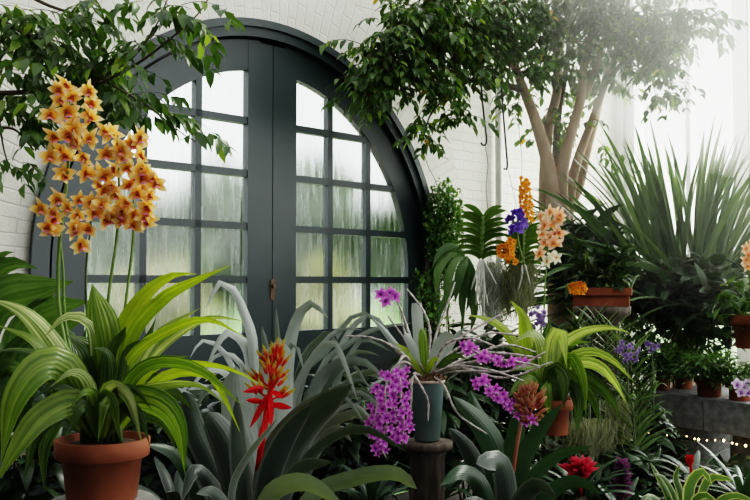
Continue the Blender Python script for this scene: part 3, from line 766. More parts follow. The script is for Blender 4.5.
S4 = tubepart(A, 'flower_spike', [(100,436,Z0+.08),(88,330,Z0+.2),(86,270,Z0+.2),(91,225,Z0+.19),(92,206,Z0+.18)], [1.5,1.5,1.3,1.0], 'stalk_dark', 14)
FL1 = [(95,55),(100,85),(175,55),(187,92),(118,42),(70,125),(112,125),(140,148),(180,125),(82,185),(122,182),(178,192),(150,165),(70,240),(112,238),(165,242),(140,205),(130,75)]
FL1b = [(112,295),(170,288),(95,355),(45,385),(80,412),(150,360),(72,442),(145,405),(140,435),(120,385)]
FL4 = [(182,368),(190,398),(178,440),(155,487)]
FL2 = [(240,178),(225,232),(265,207),(275,238),(250,278),(285,272),(210,320),(242,322),(220,367),(255,347),(240,412),(268,420),(222,295)]
FL3 = [(320,192),(325,240),(300,207),(325,277),(355,300),(290,320),(325,332),(285,370),(340,377),(305,402),(337,407),(302,430),(310,300),(350,350),(262,385)]
def spray(P, lst, z, jit=.04, R_=12.5):
    more = [(X + rnd.uniform(-16, 16), Y + rnd.uniform(-18, 18)) for (X, Y) in lst[::2]] if len(lst) > 6 else []
    for (X, Y) in lst + more:
        px, py = 25 + X / 2.78, 70 + Y / 2.78
        zz = z + rnd.uniform(-jit, jit)
        f = Vector((rnd.uniform(-.9, .9), -1, rnd.uniform(-.55, .25)))
        o = flower('natural', P, at(px, py, zz), pxw(R_ * rnd.uniform(.88, 1.1), zz), f)
for S, lst in ((S1, FL1), (S1b, FL1b), (S4, FL4), (S2, FL2), (S3, FL3)):
    spray(S, lst, Z0 + .10)
mbp = MB()
st = at(102, 499, Z0)
B = thing('stone_pedestal', 'round grey stone pedestal under the terracotta pot of orange orchids', 'pedestal', (st.x, st.y, 0))
h = st.z - .002
mb = MB(); mb.lathe(Vector((st.x, st.y, h - .05)), [(.12, 0), (.165, .006), (.17, .022), (.17, .040), (.163, .05), (0, .05)], 40); obj('top_slab', mb, M['stone'], B)
mb = MB(); mb.lathe(Vector((st.x, st.y, 0)), [(.15, 0), (.15, .06), (.11, .10), (.095, h * .5), (.105, h - .09), (.12, h - .05)], 32); obj('shaft', mb, M['stone'], B)

# ---------- calathea at the far left
Z1 = 3.5
cb = at(8, 470, Z1)
K = thing('calathea', 'broad dark pleated leaves at the edge before the white brick beside the door', 'plant', (cb.x, cb.y, 0))
for c, w_, ro in [(((-26,420,0),(-18,326,.03),(4,298,0),(38,289,-.05),(74,281,-.1)), 44, 12), (((-30,420,.05),(-26,300,.05),(-6,272,.03),(16,263,0),(38,269,-.05)), 27, 20), (((6,440,0),(16,350,.03),(36,318,0),(60,306,-.04),(92,301,-.08)), 34, 20),
                (((-26,420,0),(-20,286,.05),(-8,262,.03),(6,253,0),(14,252,-.04)), 20, 20), (((8,440,0),(-2,380,-.02),(-14,346,-.06),(-40,330,-.1)), 34, 25), (((8,440,-.02),(10,372,-.05),(24,344,-.1),(46,340,-.15)), 30, 25), (((-10,440,0),(-6,390,-.05),(8,368,-.1),(30,372,-.16)), 30, 30), (((20,440,.05),(40,350,.08),(64,326,.06),(88,318,.02)), 26, 25)]:
    leafpart(K, [(x, y, Z1 + d) for x, y, d in c], w_, 'calathea', 'broad', ro, .15, 14, 8, .1)
mb = MB(); mb.lathe(Vector((cb.x, cb.y, 0)), [(.13, 0), (.16, .3), (.17, .34), (.15, .34), (.14, .30), (0, .30)], 32); obj('pot', mb, M['terra'], K)

# ---------- grey strap-leaved bromeliads (centre)
Z2 = 3.86
sb = at(292, 500, Z2)
S = thing('silver_bromeliad', 'rosette of arching silver-grey strap leaves in front of the door', 'plant', (sb.x, sb.y, 0))
LS = [
 (((258,480,0),(254,352,.0),(248,322,0),(234,290,-.02),(219,283,-.05),(206,308,-.1)), 12, 'silver', 25),
 (((262,480,0),(252,366,0),(241,339,0),(225,333,-.04),(208,362,-.1)), 13, 'silver', 30),
 (((258,480,0),(236,375,0),(214,343,-.05),(200,342,-.08),(190,358,-.12)), 9, 'silver', 30),
 (((268,480,0),(246,400,0),(224,372,-.05),(204,372,-.1),(188,392,-.15)), 11, 'silver', 30),
 (((276,480,.05),(278,378,.06),(278,345,.06),(276,308,.06)), 10, 'greyleaf', 10),
 (((285,480,0),(287,385,0),(291,342,0),(300,314,-.02),(312,304,-.05),(328,318,-.1)), 15, 'silver', 20),
 (((280,480,0),(283,392,-.05),(288,350,-.1),(297,348,-.14),(304,372,-.18)), 10, 'silver', 25),
 (((284,490,0),(293,402,-.02),(305,372,-.05),(323,345,-.1),(337,347,-.15),(358,402,-.2)), 11, 'silver', 28),
 (((286,490,.03),(298,385,.04),(326,352,.04),(351,318,.02),(368,314,0),(383,334,-.04)), 9, 'silver', 25),
 (((290,490,.03),(318,376,.04),(346,346,.02),(376,329,0),(412,323,-.04)), 9, 'silver', 25),
 (((290,490,0),(318,386,0),(346,364,-.04),(365,363,-.08),(384,378,-.12)), 15, 'silver', 30),
 (((288,490,-.02),(300,426,-.06),(326,396,-.1),(345,398,-.15),(364,422,-.18)), 11, 'silver', 30),
 (((292,490,-.04),(318,420,-.08),(346,396,-.14),(366,396,-.18),(395,424,-.22)), 10, 'silver', 28),
 (((296,490,.05),(336,360,.06),(360,320,.06),(376,318,.04),(396,344,0)), 10, 'silver', 28),
 (((278,490,.06),(300,370,.06),(318,340,.06),(330,332,.04),(340,345,.02)), 10, 'greyleaf', 28),
 (((300,490,.06),(330,400,.06),(352,352,.06),(366,340,.04),(392,352,0)), 9, 'silver', 28),
 (((264,490,.05),(258,402,.06),(266,356,.06),(262,326,.06)), 12, 'greyleaf', 20),
 (((296,490,0),(312,428,-.02),(336,398,-.04),(362,392,-.06),(380,402,-.08)), 12, 'greyleaf', 32),
 (((296,490,0),(320,436,-.03),(348,416,-.06),(368,418,-.1),(388,440,-.12)), 12, 'greyleaf', 32),
 (((300,490,0),(326,416,.02),(348,384,.02),(372,372,0),(392,380,-.02)), 12, 'greyleaf', 32),
 (((298,490,.04),(322,400,.05),(338,372,.05),(358,352,.04),(380,356,.02)), 10, 'greyleaf', 32),
 (((280,490,.0),(262,420,.0),(230,384,-.02),(206,390,-.05),(192,420,-.08)), 10, 'greyleaf', 30),
 (((290,490,.1),(310,405,.1),(322,375,.1),(336,368,.08),(352,384,.05)), 10, 'greyleaf', 30),
 (((292,490,.02),(306,400,.02),(330,366,.0),(350,362,-.03),(372,392,-.08)), 9, 'silver', 28),
 (((290,490,.04),(300,392,.04),(318,352,.03),(338,330,.02),(362,330,0)), 9, 'silver', 25),
 (((294,490,-.02),(312,440,-.05),(336,412,-.1),(356,406,-.13),(376,424,-.17)), 9, 'silver', 28),
 (((292,490,-.03),(306,436,-.06),(326,406,-.1),(344,392,-.13),(362,388,-.15)), 9, 'greyleaf', 28),
 (((294,490,0),(316,410,0),(338,388,-.03),(358,380,-.05),(378,392,-.08)), 8, 'silver', 28),
 (((296,490,-.04),(316,452,-.08),(338,434,-.12),(358,430,-.14),(374,442,-.16)), 9, 'greyleaf', 30),
 (((270,480,.02),(256,396,.02),(238,360,0),(218,354,-.03),(200,376,-.08)), 9, 'silver', 25),
 (((262,480,.02),(232,410,.0),(206,388,-.03),(190,384,-.06),(176,398,-.1)), 9, 'silver', 28),
 (((300,492,-.06),(320,446,-.1),(338,430,-.14),(352,442,-.18)), 13, 'greyleaf', 30),
]
for c, w_, mt, ro in LS:
    leafpart(S, [(x, y, Z2 + d) for x, y, d in c], w_ * (.8 if w_ < 12 else 1.0), mt, 'strap', ro, .3, 16, 4, .03)

Z3 = 3.2
rb = at(258, 530, Z3)
Bq = thing('flowering_bromeliad', 'large bromeliad with broad dusky leaves and a red and yellow flower head', 'plant', (rb.x, rb.y, 0))
LB = [
 (((258,560,.1),(252,470,.10),(240,420,.1),(236,366,.06)), 36, 'silver', 15, 'round'),
 (((266,560,.14),(272,450,.15),(276,390,.14),(280,338,.1)), 40, 'silver', 12, 'round'),
 (((252,560,0),(240,490,-.02),(228,445,-.04),(207,412,-.08)), 34, 'brom', 20, 'round'),
 (((256,560,-.05),(246,500,-.1),(240,455,-.12),(237,396,-.12)), 24, 'brom', 30, 'strap'),
 (((238,560,-.18),(232,496,-.22),(246,460,-.24),(277,419,-.26)), 9, 'greyleaf', 30, 'strap'),
 (((266,560,0),(276,470,-.02),(304,425,-.05),(352,384,-.12)), 42, 'brom', 25, 'strap'),
 (((262,560,-.08),(268,490,-.12),(286,440,-.15),(312,404,-.2)), 30, 'brom', 30, 'strap'),
 (((270,560,.03),(296,478,.02),(330,440,.0),(366,430,-.04),(406,452,-.1)), 13, 'brom', 35, 'strap'),
 (((268,560,.05),(290,462,.05),(312,418,.05),(342,396,.03)), 18, 'brom', 30, 'strap'),
 (((244,560,0),(204,500,0),(178,456,-.04),(146,444,-.1)), 20, 'brom_green', 30, 'strap'),
 (((250,560,0),(222,500,0),(196,470,-.05),(182,500,-.15)), 20, 'brom', 30, 'strap'),
 (((262,560,-.2),(264,520,-.26),(276,492,-.3),(306,484,-.35),(344,506,-.4)), 24, 'brom_pale', 30, 'strap'),
 (((272,560,-.05),(312,498,-.08),(352,480,-.1),(394,474,-.14),(417,489,-.2)), 19, 'brom_pale', 30, 'round'),
 (((248,560,.05),(214,470,.08),(196,430,.06),(186,392,.02)), 26, 'brom', 20, 'round'),
 (((266,560,-.1),(276,512,-.14),(300,470,-.16),(332,462,-.2)), 22, 'brom', 30, 'strap'),
 (((252,560,-.1),(232,520,-.16),(214,492,-.2),(196,494,-.26)), 18, 'brom', 30, 'strap'),
]
for c, w_, mt, ro, kd in LB:
    leafpart(Bq, [(x, y, Z3 + d) for x, y, d in c], w_, mt, kd, ro, .28, 16, 6, .03)
def bract(mb, P, d, Ln, W, n=5):
    d = d.normalized(); s = d.cross(Vector((0, 1, .1))); s = s.normalized() if s.length > 1e-4 else RIGHT
    for q in range(2):
        pts = [P + d * (Ln * i / n) for i in range(n + 1)]
        sd = s if q == 0 else s.cross(d)
        ribbon(mb, pts, [max(.0004, W * prof('ovate', min(.99, max(.08, i / n)))) for i in range(n + 1)], [sd] * (n + 1), .35, 2)
inf = tubepart(Bq, 'flower_head', [(258,470,Z3-.05),(262,440,Z3-.08),(268,405,Z3-.1),(274,370,Z3-.1),(274,352,Z3-.1)], [3.2,3.2,2.6,1.6], 'redbract', 10)
def inst_bract(parent, P, d, Ln, W, mat):
    mb = MB(); bract(mb, P, d, Ln, W); return obj('bract', mb, M[mat], parent)
for k in range(12):
    t = k / 11.0; a = k * 2.4
    bx_, by_ = 267 + 8 * t, 402 - 40 * t
    ex_, ey_ = bx_ + math.cos(a) * 11 * (1.1 - .65 * t), by_ - 6 - 4 * t
    zz = Z3 - .1 - math.sin(a) * .035
    mb = MB(); mb.tube([at(bx_, by_, Z3 - .1), at(ex_, ey_, zz)], pxw(.9, Z3), 5); br_ = obj('branch', mb, M['redbract'], inf)
    for m_ in range(3):
        d = Vector((math.cos(a) * (.9 - .6 * t) + (m_ - 1) * .42, math.sin(a) * .5 - .15, .75 + .4 * t + rnd.uniform(-.1, .2)))
        inst_bract(inf, at(ex_ + (m_ - 1) * 2.2, ey_ + abs(m_ - 1) * 2, zz), d, pxw(rnd.uniform(13, 18), Z3), pxw(1.9, Z3), 'bract')
for (x0, y0, x1, y1, w_) in ((268,395,250,428,3.4),(270,395,271,428,3.4),(264,388,243,392,3.2),(272,405,292,408,3.4),(266,420,258,449,3.8),(262,402,246,400,3),(268,410,262,436,3.2),(272,392,284,398,3)):
    d = at(x1, y1, Z3 - .16) - at(x0, y0, Z3 - .12)
    inst_bract(inf, at(x0, y0, Z3 - .12), d, d.length, pxw(w_, Z3), 'redbract')

# ---------- dendrobium in a blue-green pot on a wooden stand
Z4 = 3.7
pb = at(427, 440, Z4)
D = thing('potted_dendrobium', 'blue-green pot of silvery canes with hanging magenta orchid flowers', 'potted plant', pb)
r1 = pxw(17.5, Z4)
pot(D, pb, r1, pxw(13, Z4), .248, 'celadon', False, 'pot', 'rimclay')
stt = Vector((pb.x, pb.y, 0))
T = thing('plant_stand', 'round weathered wooden stand carrying the blue-green pot', 'stand', stt)
h = pb.z - .002; r = pxw(26, Z4)
mb = MB(); mb.lathe(stt + Vector((0, 0, h - .036)), [(r * .8, 0), (r * .97, .005), (r, .014), (r, .024), (r * .96, .034), (0, .036)], 40); obj('top', mb, M['wood'], T)
mb = MB(); mb.lathe(stt, [(.12, 0), (.12, .05), (.075, .09), (.072, h * .5), (.072, h - .06), (.085, h - .036)], 28); obj('column', mb, M['wood'], T)
def cane(ctrl, r=1.5, mat='cane'):
    mb = MB(); P = spline([at(x, y, Z4 + d) for x, y, d in ctrl], 26)
    # jointed cane: slightly swollen at each node
    rr = [(lerp_list([1.0, 1.15, 1.0, .7], i / 26) * (1.22 if i % 3 == 0 else .92)) * pxw(r, Z4) for i in range(27)]
    mb.tube(P, rr, 7)
    return obj('cane', mb, M[mat], D)
CN_ = [((431,374,0),(457,354,-.05),(500,353,-.1),(541,358,-.14)), ((431,374,0),(460,364,-.08),(500,360,-.14),(540,366,-.2)),
 ((430,374,0),(452,352,.02),(485,334,.0),(519,335,0)), ((430,374,0),(440,354,.03),(462,336,.05),(502,314,.05)), ((432,374,0),(456,366,-.1),(490,370,-.18),(524,381,-.24)),
 ((432,374,0),(470,371,-.1),(510,371,-.16),(545,352,-.2)), ((433,376,0),(444,386,-.12),(458,414,-.16),(487,434,-.2)), ((426,372,0),(430,335,.0),(424,312,.0),(407,289,0)),
 ((429,372,0),(436,335,.03),(446,308,.05),(455,282,.05)), ((424,372,0),(413,344,0),(406,324,-.02),(399,304,-.03)), ((422,372,0),(410,348,-.02),(398,330,-.03),(388,316,-.04)),
 ((420,374,0),(402,356,-.03),(388,344,-.05),(379,340,-.05)), ((422,376,0),(414,374,-.11),(422,388,-.14),(428,402,-.13),(428,422,-.13)), ((418,374,0),(405,356,-.08),(396,372,-.12),(394,400,-.12),(396,424,-.12)),
 ((420,374,0),(404,362,-.08),(388,378,-.1),(386,410,-.1)), ((432,374,0),(466,358,.05),(505,345,.08),(536,352,.08)), ((431,374,0),(462,368,-.06),(505,378,-.12),(552,362,-.16)),
 ((418,374,0),(398,350,.03),(372,338,.05),(345,336,.05)), ((422,373,0),(414,350,.02),(404,330,.02),(401,312,.02)), ((432,374,0),(444,346,-.04),(470,338,-.08),(494,346,-.1)), ((416,376,0),(412,380,-.1),(411,400,-.12),(408,434,-.12))]
for c in CN_: cane(c, 1.15)
for c, w_, mt, ro, kd in [(((428,376,0),(420,350,.05),(418,325,.06),(417,303,.06)), 12, 'silver', 10, 'blunt'), (((431,374,0),(438,352,0),(446,338,-.02),(452,334,-.05)), 15, 'silver', 20, 'round'),
    (((426,374,0),(424,350,-.02),(423,335,-.03),(421,328,-.03)), 10, 'striped', 20, 'round'), (((420,374,0),(410,362,-.03),(400,366,-.06),(390,374,-.08)), 10, 'silver', 25, 'round'),
    (((422,374,0),(414,350,-.04),(408,338,-.06),(404,332,-.06)), 10, 'silver', 25, 'round'), (((424,374,0),(400,350,.06),(384,330,.08),(372,318,.1)), 8, 'silver', 30, 'strap'),
    (((434,374,0),(448,360,-.05),(458,356,-.08),(468,360,-.1)), 9, 'striped_dark', 25, 'lance'), (((424,376,0),(408,352,-.05),(400,346,-.06),(393,342,-.06)), 7, 'yellow', 25, 'lance'),
    (((426,376,0),(432,362,-.06),(436,358,-.07),(440,362,-.08)), 7, 'yellow', 25, 'lance'), (((434,376,0),(448,350,.04),(460,332,.05),(470,326,.05)), 8, 'silver', 25, 'lance'),
    (((424,376,0),(414,362,-.05),(405,350,-.06),(396,352,-.07)), 6, 'yellow', 25, 'lance')]:
    leafpart(D, [(x, y, Z4 + d) for x, y, d in c], w_, mt, kd, ro, .2, 10, 4)
mb = MB(); rq = random.Random(4)
for k in range(60):
    a = rq.uniform(0, 6.28); rr = rq.random() ** .5 * .062
    b_ = pb + Vector((math.cos(a) * rr, math.sin(a) * rr, .235 + (.062 - rr) * .55))
    e_ = b_ + Vector((rq.uniform(-.03, .03), rq.uniform(-.03, .03), rq.uniform(.0, .03)))
    mb.tube([b_, e_], rq.uniform(.0025, .005), 5)
obj('bark_chips', mb, M['soil_brown'], D)
def raceme(ctrl, n, spread, size, z):
    P = spline([at(x, y, z + d) for x, y, d in ctrl], 20)
    mb = MB(); mb.tube(P, pxw(.9, z), 6); r_ = obj('flower_raceme', mb, M['cane'], D)
    for k in range(n):
        t = (k + .5) / n
        p = P[min(20, int(t * 20))]
        a = k * 2.4
        off = Vector((math.cos(a), math.sin(a) * .8 - .25, rnd.uniform(-.3, .3))) * pxw(spread, z) * rnd.uniform(.5, 1.1)
        flower('magenta', r_, p + off, pxw(size * rnd.uniform(.85, 1.15), z), Vector((off.x * 12, -1, off.z * 6 + .05)))
raceme([(400,370,-.16),(401,395,-.18),(404,420,-.18),(402,444,-.18)], 26, 7, 5.4, Z4)
raceme([(388,372,-.16),(385,395,-.18),(387,420,-.18),(380,450,-.16)], 26, 8, 5.4, Z4)
raceme([(380,388,-.14),(376,410,-.15),(374,430,-.15),(386,458,-.15)], 18, 6, 5.2, Z4)
raceme([(464,344,-.1),(480,354,-.12),(505,362,-.14),(528,362,-.14)], 20, 7, 5.6, Z4)
raceme([(478,378,-.2),(494,392,-.22),(514,408,-.24),(536,424,-.25)], 26, 8, 5.6, Z4)
r_ = tubepart(D, 'flower_raceme', [(424,372,Z4),(412,345,Z4-.03),(404,318,Z4-.05),(396,298,Z4-.06)], [1.2,1.2,.8], 'cane')
for x, y in ((381,294),(386,301),(395,296),(390,293)): flower('magenta', r_, at(x, y, Z4 - .07), pxw(7.5, Z4))
# ---------- bromeliad with rusty flower head, right of the stand
Z5 = 3.6
gb = at(508, 540, Z5)
G = thing('rusty_bromeliad', 'dark green broad-leaved bromeliad with a rusty pink flower head, right of the wooden stand', 'plant', (gb.x, gb.y, 0))
for c, w_, mt, ro, kd in [
 (((506,560,.05),(500,470,.02),(486,430,-.02),(452,396,-.1)), 30, 'brom_green', 25, 'strap'),
 (((512,560,0),(518,480,-.04),(534,440,-.08),(562,404,-.12)), 22, 'brom_green', 25, 'strap'),
 (((512,560,0),(528,490,-.06),(556,458,-.12),(592,446,-.2)), 17, 'brom_green', 35, 'strap'),
 (((504,560,-.05),(508,500,-.12),(500,462,-.18),(476,464,-.26)), 26, 'brom', 30, 'round'),
 (((508,560,.03),(512,480,.03),(516,440,.02),(518,404,0)), 26, 'brom_green', 15, 'strap'),
 (((500,560,0),(484,490,-.05),(462,472,-.12),(440,486,-.2)), 22, 'brom_green', 30, 'strap'),
 (((506,560,-.08),(520,510,-.16),(536,486,-.22),(556,496,-.3)), 24, 'brom', 30, 'strap'),
 (((502,560,-.08),(490,520,-.16),(474,504,-.2),(452,518,-.3)), 22, 'brom', 30, 'strap'),
 (((504,560,.08),(478,470,.1),(462,440,.1),(448,428,.08)), 22, 'brom', 20, 'strap'),
 (((514,560,.05),(546,500,.02),(574,482,-.02),(602,494,-.1)), 18, 'brom_green', 30, 'strap'),
 (((508,560,.06),(496,450,.08),(478,412,.08),(470,390,.08)), 20, 'brom_green', 20, 'strap')]:
    leafpart(G, [(x, y, Z5 + d) for x, y, d in c], w_, mt, kd, ro, .26, 14, 6, .03)
ih = tubepart(G, 'flower_head', [(512,480,Z5-.1),(517,444,Z5-.14),(523,415,Z5-.16),(530,390,Z5-.16)], [2,2,1.8,1.0], 'rust', 8)
for k in range(150):
    u, v_ = rnd.uniform(-1, 1), rnd.uniform(-1, 1); w3 = rnd.uniform(-1, 1)
    if u * u + v_ * v_ > 1: continue
    d = Vector((u * .9, w3 * .5 - .25, .55 - v_ * .5))
    inst_bract(ih, at(529 + u * 13, 405 + v_ * 18, Z5 - .16 - w3 * .03), d, pxw(rnd.uniform(6, 10), Z5), pxw(1.7, Z5), 'rust')
# ---------- striped orchid in terracotta, right of centre
Z6 = 4.2
pb = at(554, 434, Z6)
Hh = thing('potted_orchid', 'terracotta pot of striped arching leaves behind the rusty bromeliad, without flowers', 'potted plant', pb)
pot(Hh, pb, pxw(19, Z6), pxw(14, Z6), .165)
for c, w_, mt, ro in [
 (((546,402,0),(537,372,.02),(528,340,.04),(523,316,.05),(510,300,.04)), 19, 'yellow', 12),
 (((544,402,0),(530,368,.02),(505,330,.02),(484,318,0),(464,315,-.03)), 12, 'yellow', 30),
 (((546,402,0),(544,352,-.04),(532,333,-.08),(512,344,-.12)), 15, 'striped_pale', 35),
 (((550,402,-.04),(553,345,-.1),(561,334,-.14),(567,368,-.18)), 19, 'striped_pale', 25),
 (((553,402,0),(560,352,-.02),(582,333,-.04),(610,328,-.06),(632,334,-.08)), 13, 'striped_pale', 35),
 (((556,402,-.03),(568,358,-.08),(581,378,-.14),(586,416,-.18)), 15, 'striped', 28),
 (((552,402,-.05),(553,372,-.1),(562,380,-.16),(564,410,-.18)), 19, 'striped_dark', 28),
 (((555,402,0),(570,360,-.03),(592,352,-.06),(613,361,-.1),(635,383,-.12)), 11, 'striped_pale', 35),
 (((556,402,0),(574,366,-.02),(598,366,-.05),(614,382,-.08),(627,404,-.1)), 14, 'striped_pale', 32),
 (((558,402,0),(576,376,-.03),(596,384,-.07),(612,402,-.1),(620,420,-.12)), 17, 'striped_dark', 32),
 (((556,402,-.03),(564,376,-.08),(578,386,-.13),(588,410,-.16)), 15, 'striped', 30),
 (((550,402,.03),(556,362,.05),(570,344,.05),(590,342,.04)), 14, 'striped', 30),
 (((548,402,0),(540,376,-.03),(526,366,-.06),(508,372,-.1)), 14, 'striped', 30),
 (((550,402,.03),(548,360,.05),(546,336,.05),(552,316,.05)), 14, 'striped_dark', 20),
 (((548,402,.04),(532,368,.06),(516,350,.06),(500,346,.05)), 14, 'striped_dark', 30),
 (((552,402,.05),(566,380,.07),(590,396,.06),(600,424,.04)), 15, 'striped_dark', 30),
 (((546,402,-.04),(536,386,-.08),(526,392,-.1),(518,410,-.12)), 13, 'striped_dark', 30),
 (((552,402,-.06),(545,385,-.12),(546,392,-.16),(550,424,-.18)), 13, 'striped', 28),
 (((556,402,-.06),(570,386,-.12),(578,404,-.16),(576,434,-.18)), 14, 'striped_dark', 28),
 (((548,402,-.04),(530,380,-.08),(518,384,-.1),(508,398,-.12)), 13, 'striped', 28),
 (((550,402,0),(544,372,.0),(536,352,0),(534,340,0)), 16, 'striped', 20),
 (((553,402,0),(558,372,.0),(566,350,-.02),(578,346,-.04)), 14, 'striped_dark', 25)]:
    leafpart(Hh, [(x, y, Z6 + d) for x, y, d in c], w_ * 1.0, mt, 'lance', ro, .2, 14, 6, .05)

# ---------- hanging vandas by the door
def vanda(name, label, x, y0, y1, Z, n, span, w_, wire_top, roots, side=(-1, 1), drop=.55):
    c = at(x, y0, Z)
    t = thing(name, label, 'hanging plant', c)
    P = spline([at(x - 1, y0, Z), at(x, (y0 + y1) / 2, Z), at(x + 1, y1, Z)], n)
    mb = MB(); mb.tube(P, pxw(2.2, Z), 7); obj('stem', mb, M['stalk'], t)
    for i in range(n):
        for s in side:
            k = i / (n - 1)
            d = .55 + .75 * k
            L_ = pxw(span * (1.0 - .18 * k) * rnd.uniform(.9, 1.08), Z)
            mb = MB()
            az = (0 if s > 0 else PI) + s * rnd.uniform(-.55, -.1)
            wleaf(mb, P[i], az, .75 + .55 * k, L_ * 1.1, 1.55 - .2 * k, pxw(w_ * .5, Z), 'strap', .35, 9, 2, rnd.uniform(-1.0, -.6) * s, 1.0)
            obj('leaf', mb, M['vanda'], t)
    for (xa, ya, xb, yb) in roots:
        tubepart(t, 'root', [(xa, ya, Z), ((xa + xb) / 2 + rnd.uniform(-2, 2), (ya + yb) / 2, Z - .02), (xb, yb, Z)], [1.2, 1.1, .7], 'root', 8, 6)
    if wire_top: tubepart(t, 'wire', [(x, y1 + 4, Z), (wire_top[0], wire_top[1], Z)], .28, 'wire', 2, 5)
    return t
V1 = vanda('vanda_orchid', 'vanda with a fan of arching strap leaves and dangling pale roots, nearest the creeper', 482, 258, 216, 5.0, 9, 32, 6.6, None,
    [(481,260,476,305),(482,260,488,306),(480,260,471,290),(483,260,484,312),(483,260,496,284),(481,261,479,300)])
V2 = vanda('vanda_orchid', 'vanda with a violet flower cluster and orange flowers, hung below the long rod', 523, 266, 230, 5.05, 9, 24, 5.0, (507, 165),
    [(522,262,518,290),(524,262,530,285)])
sp_ = tubepart(V2, 'flower_spike', [(522,258,5.0),(519,246,4.97),(517,232,4.95),(518,212,4.95)], [1.3,1.2,.8], 'stalk')
for k in range(30):
    t = rnd.random(); a = rnd.uniform(0, 6.28)
    p = at(517 + math.cos(a) * 11 * (0.2 + .8 * rnd.random()), 222 + math.sin(a) * 13 * (.2 + .8 * rnd.random()), 4.93 + math.sin(a * 3) * .04)
    flower('violet', sp_, p, pxw(rnd.uniform(3.8, 5), 5), Vector((math.cos(a) * .9, -1, .5 * math.sin(a) - .2)))
def asco(parent, ctrl, Z, w_, n, size, top=True):
    sp = tubepart(parent, 'flower_spike', [(x, y, Z) for x, y in ctrl], [1.1, 1.0, .7], 'stalk', 10, 6)
    P = spline([at(x, y, Z) for x, y in ctrl], 20)
    for k in range(n):
        t = .25 + .75 * k / (n - 1); a = k * 2.4
        q = P[min(20, int(t * 20))] + Vector((math.cos(a), math.sin(a), rnd.uniform(-.3, .3))) * pxw(w_ * (1 - .3 * max(0, t - .6) / .4), Z)
        if t > 0.28: flower('asco', sp, q, pxw(size, Z), Vector((math.cos(a), math.sin(a) - .8, .1)))
    return sp
asco(V2, [(522,262),(514,262),(508,254),(512,240)], 4.96, 4.2, 34, 3.6)
for k in range(14):
    a = k * 2.4; flower('asco', V2, at(505 + math.cos(a) * 6, 251 + math.sin(a) * 6, 4.93), pxw(3.8, 5), Vector((math.cos(a) * .7, -1, math.sin(a) * .4)))
V3 = vanda('ascocentrum_orchid', 'small leafy orchid with a tall upright orange flower spike against the fig trunk', 528, 250, 222, 5.2, 6, 22, 4.5, None, [(528,250,526,268),(529,250,533,264)])
asco(V3, [(528,240),(527,214),(525,192),(525,178)], 5.15, 5.2, 60, 3.4)
# dark drooping strap leaves below the first vanda
db = at(462, 262, 5.1)
E = thing('drooping_orchid', 'dark broad drooping leaves hanging just below the first vanda beside the door', 'hanging plant', db)
for c, w_ in [(((466,258,0),(450,254,-.03),(438,270,-.06),(436,300,-.08)), 10), (((466,258,0),(454,262,-.05),(447,285,-.08),(448,318,-.08)), 10), (((467,258,0),(462,266,-.08),(457,285,-.1),(455,304,-.1)), 11),
              (((467,258,0),(466,275,-.05),(462,300,-.06),(463,326,-.06)), 10), (((465,256,0),(452,246,-.02),(440,252,-.04),(432,268,-.06)), 8), (((467,258,.03),(458,280,.04),(442,306,.03),(438,326,.02)), 10),
              (((468,258,0),(472,275,-.04),(470,295,-.06),(466,312,-.06)), 9), (((466,258,.05),(470,290,.06),(474,312,.06),(470,334,.05)), 11)]:
    leafpart(E, [(x, y, 5.1 + d) for x, y, d in c], w_, 'mid', 'lance', 25, .2, 12, 4)
tubepart(E, 'stem', [(462,330,5.1),(465,290,5.1),(467,256,5.1)], 1.6, 'stalk', 6, 6)
# moss clumps
def moss(label, x, y0, y1, w_, Z, n, mat, top=None):
    c = at(x, y0, Z)
    t = thing('hanging_moss', label, 'moss', c)
    mb = MB()
    for k in range(n):
        px = x + rnd.gauss(0, w_ * .42); L_ = (y1 - y0) * rnd.uniform(.5, 1.05) * (1 - .3 * abs(px - x) / w_)
        q0 = y0 + rnd.uniform(-3, 8); zz = Z + rnd.gauss(0, .05)
        pts = [at(px + rnd.uniform(-4, 4) * (j > 0), q0 + L_ * j / 5, zz + rnd.uniform(-.02, .02)) for j in range(6)]
        P = spline(pts, 10)
        ribbon(mb, P, [pxw(.26, Z)] * 11, [RIGHT] * 11, .3, 1)
    obj('strands', mb, M[mat], t, kind='stuff')
    tubepart(t, 'wire', [(x, y0 + 6, Z), (x, y0 - 10, Z), top or (x, y0 - 40, Z)], .3, 'wire', 3, 5)
moss('pale silvery moss clump hanging behind the dangling vanda roots', 491, 264, 326, 11, 5.2, 300, 'moss_pale')
moss('grey-green hanging moss curtain beneath the violet and orange vanda', 522, 252, 318, 14, 5.15, 520, 'moss')
moss('dark narrow moss clump between the two vandas', 506, 272, 318, 6, 5.25, 130, 'moss')
moss('shaded moss hanging below the striped orchid pot at its right', 590, 420, 486, 26, 4.4, 420, 'moss', (590, 396, 4.45))
moss('olive moss streamer hanging left of the upright palm-like stems', 618, 400, 470, 14, 4.6, 260, 'moss', (618, 380, 4.6))

